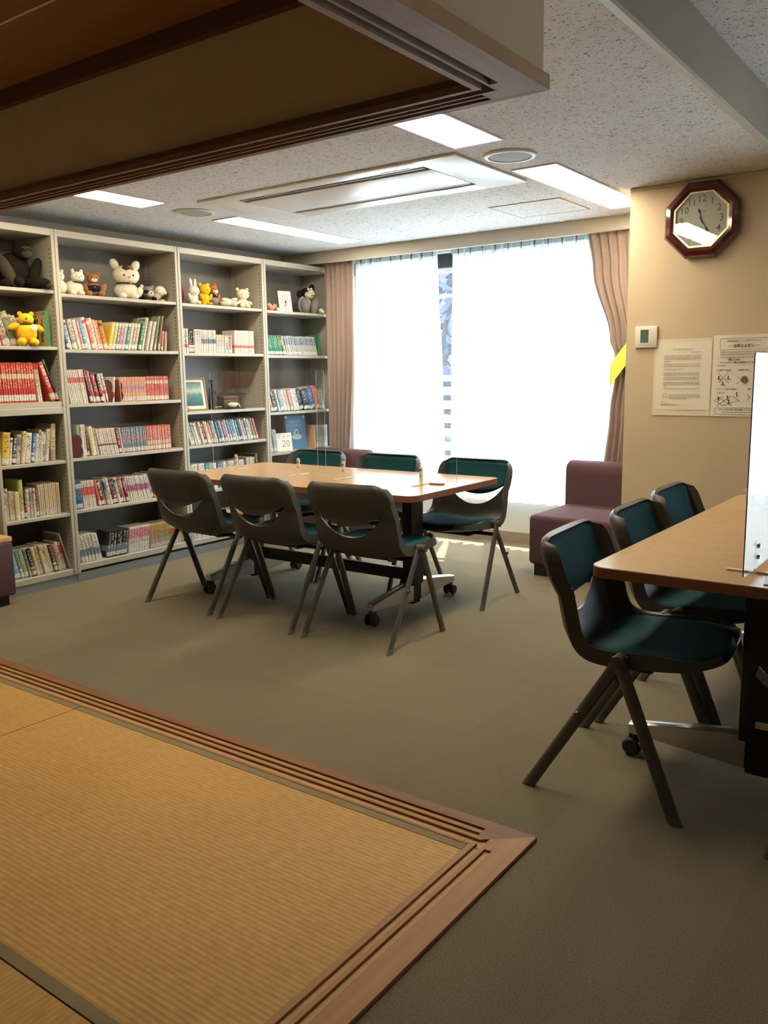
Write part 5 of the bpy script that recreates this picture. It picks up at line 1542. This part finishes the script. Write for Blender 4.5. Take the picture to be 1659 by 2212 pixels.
plush('plush_bear', 'yellow stuffed bear toy with round ears beside the rabbit', 'soft toy', SX + .01, ry(305), 1.701, -10, [
    ('body', (0, 0, .048), (.034, .038, .047), 'gold'), ('head', (.010, 0, .110), (.036, .042, .036), 'gold'), ('ear', (0, .030, .144), (.008, .013, .013), 'yellow'), ('ear', (0, -.030, .144), (.008, .013, .013), 'yellow'), ('arm', (.024, -.036, .060), (.013, .012, .024), 'gold', (25, 0, 0)), ('arm', (.024, .036, .060), (.013, .012, .024), 'gold', (-25, 0, 0)), ('leg', (.03, -.024, .013), (.024, .016, .013), 'gold'), ('leg', (.03, .024, .013), (.024, .016, .013), 'gold')] + face(.010, 0, .110, .036, .004, .004))
plush('plush_fox', 'orange fox toy in a black vest next to the yellow bear', 'soft toy', SX - .02, ry(405), 1.701, -10, [
    ('body', (0, 0, .048), (.036, .040, .048), 'black'), ('head', (.010, 0, .118), (.032, .036, .032), 'orange'), ('ear', (0, .026, .150), (.008, .012, .014), 'orange'), ('ear', (0, -.026, .150), (.008, .012, .014), 'orange'), ('muzzle', (.034, .004, .104), (.018, .020, .014), 'white'), ('vest', (.016, 0, .040), (.030, .034, .030), 'grey'), ('arm', (.01, .042, .06), (.014, .014, .03), 'orange', (-15, 0, 0))] + face(.010, 0, .120, .032, .004, .005))
plush('plush_cushion', 'flat pink round toy behind the fox', 'soft toy', SX - .06, ry(450), 1.701, -15, [('disc', (0, 0, .062), (.012, .034, .062), 'pink')])
plush('lace_doll', 'cream lace doll lying in a spread frilly skirt', 'soft toy', SX + .01, ry(520), 1.701, -10, [
    ('skirt', (0, 0, .030), (.055, .068, .030), 'lace'), ('frill', (.01, -.02, .050), (.040, .040, .016), 'lace', (0, 20, 0)), ('frill', (.02, .03, .052), (.038, .034, .014), 'lace', (10, -15, 0)), ('body', (.04, .012, .022), (.030, .024, .020), 'cream'), ('head', (.062, .016, .022), (.017, .018, .017), 'cream')])
plush('plush_bear', 'cream bear toy in a pale dress at the right of the shelf', 'soft toy', SX + .01, ry(658), 1.701, -15, [
    ('body', (0, 0, .040), (.034, .038, .040), 'cream'), ('head', (.008, 0, .102), (.038, .052, .038), 'cream'), ('ear', (0, .040, .136), (.009, .014, .013), 'cream'), ('ear', (0, -.040, .136), (.009, .014, .013), 'cream'), ('arm', (.02, -.046, .042), (.015, .024, .013), 'cream', (20, 0, 0)), ('arm', (.02, .046, .042), (.015, .024, .013), 'cream', (-20, 0, 0)), ('leg', (.036, -.022, .018), (.020, .019, .018), 'cream'), ('leg', (.036, .022, .018), (.020, .019, .018), 'cream'), ('dress', (.004, 0, .044), (.038, .041, .026), 'lace')] + [('eye', (.046, .026, .100), (.003, .003, .005), 'bead'), ('eye', (.046, -.026, .100), (.003, .003, .005), 'bead'), ('nose', (.048, 0, .092), (.003, .004, .003), 'brown')])
# end bookcase, top shelf
ry = lambda c: rowY(c, 858, 2.778, 1410, 3.485)
plush('plush_pig', 'small pink stuffed toy lying at the left of the card', 'soft toy', SX + .05, ry(905) - .03, 1.696, 10, [('body', (0, 0, .022), (.030, .045, .022), 'pink'), ('head', (.015, -.040, .036), (.020, .020, .020), 'pink'), ('leg', (.015, .035, .036), (.016, .018, .018), 'pink'), ('leg', (.03, .056, .014), (.016, .016, .014), 'lace')])
plush('plush_dog', 'big grey dog toy with black ears, white muzzle and sneakers', 'soft toy', SX + .005, ry(1262) - .022, 1.696, -8, [
    ('body', (-.02, -.005, .075), (.048, .056, .075), 'white'), ('head', (.004, .0, .165), (.040, .050, .040), 'black'), ('muzzle', (.036, .004, .148), (.036, .046, .030), 'white'), ('snout', (.062, -.004, .166), (.022, .026, .018), 'white'), ('mouth', (.068, .006, .140), (.008, .020, .006), 'brown', (0, 0, 0)),
    ('ear', (-.01, .066, .196), (.012, .030, .042), 'black', (-12, 0, 0)), ('ear', (-.005, -.066, .155), (.012, .034, .026), 'black', (25, 0, 0)), ('leg', (.040, -.050, .062), (.036, .036, .066), 'grey', (12, 0, 0)), ('leg', (.045, .048, .062), (.036, .038, .068), 'grey', (-16, 0, 0)),
    ('arm', (.010, .098, .052), (.022, .044, .022), 'navy', (-38, 0, 0)), ('shoe', (.022, .132, .028), (.022, .038, .020), 'cream', (-20, 0, 0)), ('shoe_lace', (.036, .122, .044), (.010, .014, .004), 'white_plastic', (-20, 0, 0)), ('eye', (.044, .014, .192), (.008, .012, .010), 'white'), ('eye', (.044, -.016, .190), (.008, .012, .010), 'white')])
# the card with its emblem
cd = thing('greeting_card', 'white card with a heart emblem on the end bookcase', 'card', (-3.600, ry(1042) - .045, 1.6965), R(-14))
TL = Matrix.Translation((0, 0, 0)) @ Matrix.Rotation(R(-10), 4, 'Y')
CM = TL @ Matrix(((0, 0, 1, 0), (1, 0, 0, 0), (0, 1, 0, 0), (0, 0, 0, 1)))
G().rbox(-.0025, .0, -.058, .058, 0, .160, .001, 1, 0, TL).build('board', 'paper', cd)
g = G()
def ah(x, y, s_):
    pts = []
    for i in range(25):
        t = 2 * math.pi * i / 24
        pts.append((x + s_ * .0105 * (16 * math.sin(t) ** 3) / 10, y + s_ * .0105 * (13 * math.cos(t) - 5 * math.cos(2 * t) - 2 * math.cos(3 * t) - math.cos(4 * t)) / 9))
    return pts
hp = ah(.004, .108, 1.35)
for a, b_ in zip(hp, hp[1:]):
    line(g, CM, a[0], a[1], b_[0], b_[1], .0026, 0, .0004)
disc(g, CM, .003, .076, .010, .014, 1, 12, .0004); disc(g, CM, .002, .056, .008, .012, 2, 12, .0004); disc(g, CM, -.004, .044, .014, .006, 3, 12, .0004)
for s_ in (-1, 1):
    for i in range(10):
        a, b_ = R(i * 27), R(i * 27 + 27)
        line(g, CM, .003 + s_ * .026 + .012 * math.cos(a), .080 + .014 * math.sin(a), .003 + s_ * .026 + .012 * math.cos(b_), .080 + .014 * math.sin(b_), .003, 4, .0004)
    line(g, CM, .003 + s_ * .030, .084, .003 + s_ * .048, .094, .002, 5, .0004); line(g, CM, .003 + s_ * .030, .074, .003 + s_ * .048, .088, .002, 5, .0004)
for i, ch in enumerate('VITAMIN'):
    a = R(-142 + i * 14)
    text_geo(g, ch, .013, CM @ Matrix.Translation((.0 + .050 * math.cos(a), .072 + .050 * math.sin(a), .0004)) @ Matrix.Rotation(a + R(90), 4, 'Z'), 5, bold=.02)
flat_print('emblem', [ink_brown, ink_red, plain('salmon_ink', (.62, .25, .12), .6), plain('amber_ink', (.6, .32, .06), .6), ink_blue, 'ink_mid'], cd, g)
# bookends
mar = plain('maroon_bookend', (.12, .03, .03), .35)
def bookend(label, x, y, z, rz):
    t_ = thing('bookend', label, 'bookend', (x, y, z + .0006), R(rz), group='maroon bookends')
    M = Matrix(((0, 0, 1, 0), (1, 0, 0, 0), (0, 1, 0, 0), (0, 0, 0, 1)))
    o1 = [(.034 * math.cos(R(a)), .038 + .038 * math.sin(R(a))) for a in range(150, 391, 20)]
    o2 = [(.030 * math.cos(R(a)), .098 + .040 * math.sin(R(a))) for a in range(-40, 221, 20)]
    G().prism(o1 + o2, 0, .004, 0, M).build('plate', mar, t_, smooth=30)
    G().box(-.09, 0, -.030, .030, 0, .0015).build('base', mar, t_)
    return t_
ry3 = lambda c: rowY(c, 620, 1.081, 1590, 1.893, XB - .06)
bookend('maroon rounded bookend left of the single white book', XB - .040, ry3(945) - .012, 1.070, -20)
bookend('maroon rounded bookend right of the single white book', XB - .055, ry3(1042) - .004, 1.070, -60)
bookend('maroon rounded bookend at the start of the fourth shelf', XB - .012, 1.120, .750, -18)

# framed picture
fp = thing('framed_picture', 'framed sea picture leaning on the third shelf', 'picture', (-3.640, 2.125, .9866), R(-8))
TL = Matrix.Rotation(R(-10), 4, 'Y')
def fb(nm, m, y0, y1, z0, z1, x0=-.014, x1=.0):
    G().rbox(x0, x1, y0, y1, z0, z1, .0015, 1, 0, TL).build(nm, m, fp)
fw_ = plain('picture_frame_wood', (.30, .19, .08), .4)
for a in ((-.115, .115, 0, .012), (-.115, .115, .218, .230), (-.115, -.103, .012, .218), (.103, .115, .012, .218)):
    fb('frame_bar', fw_, *a)
fb('mount', 'paper', -.103, .103, .012, .218, -.010, -.006)
def sea():
    m, t, b = nt('sea_print')
    s_ = N(t, 'ShaderNodeSeparateXYZ')
    t.links.new(coords(t, 'Generated'), s_.inputs[0])
    n = noise(t, coords(t, 'Generated', (1, 3, 9)), 2.5, 4, .6)
    f_ = mathn(t, 'ADD', s_.outputs[2], mathn(t, 'MULTIPLY', mathn(t, 'SUBTRACT', n, .5), .35))
    t.links.new(ramp(t, f_, [(0.05, (.03, .10, .10)), (.35, (.05, .16, .15)), (.5, (.10, .22, .20)), (.62, (.42, .46, .36)), (.8, (.16, .27, .24)), (1, (.10, .20, .18))]), b.inputs['Base Color'])
    b.inputs['Roughness'].default_value = .25
    return m
G().rbox(-.006, -.0052, -.082, .082, .034, .200, .0002, 1, 0, TL).build('print', sea(), fp)
G().box(-.09, -.012, -.02, .02, 0, .004).build('strut', fw_, fp)
# ornaments beside it
ry = lambda c, x=SX: rowY(c, 145, 1.975, 812, 2.687, x)
fg = thing('figurine', 'slim dark kimono figurine standing behind the acrylic screen', 'figurine', (SX - .06, ry(402, SX - .06), .9866))
n = 14
def circ2(r_, z, cx=0):
    return [(cx + r_ * math.cos(2 * math.pi * i / n), .8 * r_ * math.sin(2 * math.pi * i / n), z) for i in range(n)]
fm = plain('dark_figurine', (.03, .022, .025), .4)
G().rings([circ2(.032, 0), circ2(.032, .010)]).build('base', fm, fg)
G().rings([circ2(.028, .010), circ2(.020, .05), circ2(.018, .10), circ2(.022, .135), circ2(.014, .160), circ2(.007, .170)]).build('robe', fm, fg, smooth=60)
G().ell((0, 0, .185), (.014, .014, .018)).build('head', fm, fg, smooth=60)
G().ell((-.006, 0, .200), (.013, .015, .010)).build('hair', fm, fg, smooth=60)
G().tube([(0, .018, .140), (.012, .028, .110), (.02, .018, .09)], [.009, .008, .006], 8).build('arm', fm, fg, smooth=60)
bxm = plain('brown_basket', (.11, .055, .035), .7, var=.3, vscale=120)
bo = thing('wicker_box', 'brown box with a lid at the back of the third shelf', 'box', (SX - .05, ry(540, SX - .05), .9866), R(-10))
G().rbox(-.045, .045, -.062, .062, 0, .068, .008, 2).build('body', bxm, bo, smooth=40)
G().rbox(-.048, .048, -.065, .065, .0685, .092, .008, 2).build('lid', bxm, bo, smooth=40)
ob = thing('bird_ornament', 'cream bird ornament on a flat black stand', 'ornament', (SX + .06, ry(565, SX + .06), .9866), R(80))
G().rbox(-.07, .07, -.04, .04, 0, .006, .002, 1).build('stand', 'black', ob)
G().ell((-.012, 0, .028), (.040, .022, .021)).build('body', plain('cream_ceramic', (.60, .52, .36), .3), ob, smooth=60)
G().tube([(.016, 0, .032), (.034, 0, .036), (.046, 0, .020), (.054, 0, .010)], [.012, .008, .006, .003], 10).build('neck', plain('cream_ceramic_neck', (.60, .52, .36), .3), ob, smooth=60)
G().tube([(.05, .006, .006), (.058, .006, .022)], [.002, .002], 6).build('leg', 'gold', ob)
cu = thing('glass_dish', 'small clear glass dish beside the figurine', 'dish', (SX + .08, ry(418, SX + .08), .9866))
n = 20
G().rings([circ2(.020, 0), circ2(.024, .004), circ2(.027, .022), circ2(.025, .022), circ2(.022, .005)], cap1=True).build('bowl', 'glass', cu, smooth=40)
G().rings([circ2(.0275, .020), circ2(.0285, .022), circ2(.0275, .0235)], cap0=False, cap1=False).build('rim', 'white_plastic', cu, smooth=40)
ot = thing('orange_trinket', 'small orange trinket in front of the framed picture', 'ornament', (XB - .03, 2.002, .9866))
om = plain('orange_gloss', (.55, .13, .04), .3)
G().ell((0, 0, .011), (.016, .022, .011)).build('body', om, ot, smooth=60)
G().ell((0, .004, .022), (.008, .010, .007)).build('top', om, ot, smooth=60)

# fourth shelf of the end bookcase: display book and card
ry = lambda c, x=SX: rowY(c, 905, 2.778, 1435, 3.485, x)
db = thing('display_book', 'blue book standing face out on the end bookcase', 'book', (-3.655, ry(1165, -3.655), .6406), R(-14))
TL = Matrix.Rotation(R(-9), 4, 'Y')
CM = TL @ Matrix(((0, 0, 1, .0), (1, 0, 0, 0), (0, 1, 0, 0), (0, 0, 0, 1)))
G().rbox(-.022, -.001, -.093, .093, .0, .262, .002, 1, 0, TL).build('pages', 'page', db)
G().rbox(-.0012, .0, -.095, .095, .0, .265, .0004, 1, 0, TL).build('front_cover', plain('blue_cover', (.025, .16, .33), .35, var=.15, vscale=10), db)
g = G()
strip(g, CM, -.095, -.070, .245, .265, 1, .0004); strip(g, CM, .075, .095, .240, .265, 1, .0004)
for i in range(6):
    x = -.05 + i * .020
    line(g, CM, x - .007, .222, x + .007, .222, .003, 0, .0004); line(g, CM, x, .212, x, .234, .003, 0, .0004); line(g, CM, x - .006, .213, x + .006, .213, .003, 0, .0004)
strip(g, CM, -.015, .018, .188, .193, 0, .0004)
disc(g, CM, .0, .130, .022, .026, 1, 16, .0004); disc(g, CM, .0, .095, .05, .022, 1, 16, .0004); disc(g, CM, .002, .132, .012, .013, 2, 12, .0006)
flat_print('cover_print', [plain('pale_blue_ink', (.30, .50, .62), .5), plain('pale_cover_ink', (.55, .60, .60), .5), ink_brown], db, g)
wc = thing('anniversary_card', 'white card lettered 20 on the end bookcase', 'card', (-3.600, ry(1035, -3.600), .6406), R(-14))
G().rbox(-.002, 0, -.070, .070, 0, .140, .0006, 1, 0, TL).build('board', 'paper', wc)
g = G()
text_geo(g, '20', .075, CM @ Matrix.Translation((.012, .055, .0004)), 0, bold=-.01)
for i in range(3):
    line(g, CM, -.055 + i * .04, .112, -.030 + i * .04, .118 - .006 * (i % 2), .0022, 0, .0004); line(g, CM, -.05 + i * .04, .104, -.035 + i * .04, .122, .0018, 0, .0004)
flat_print('print', ['ink_mid'], wc, g)
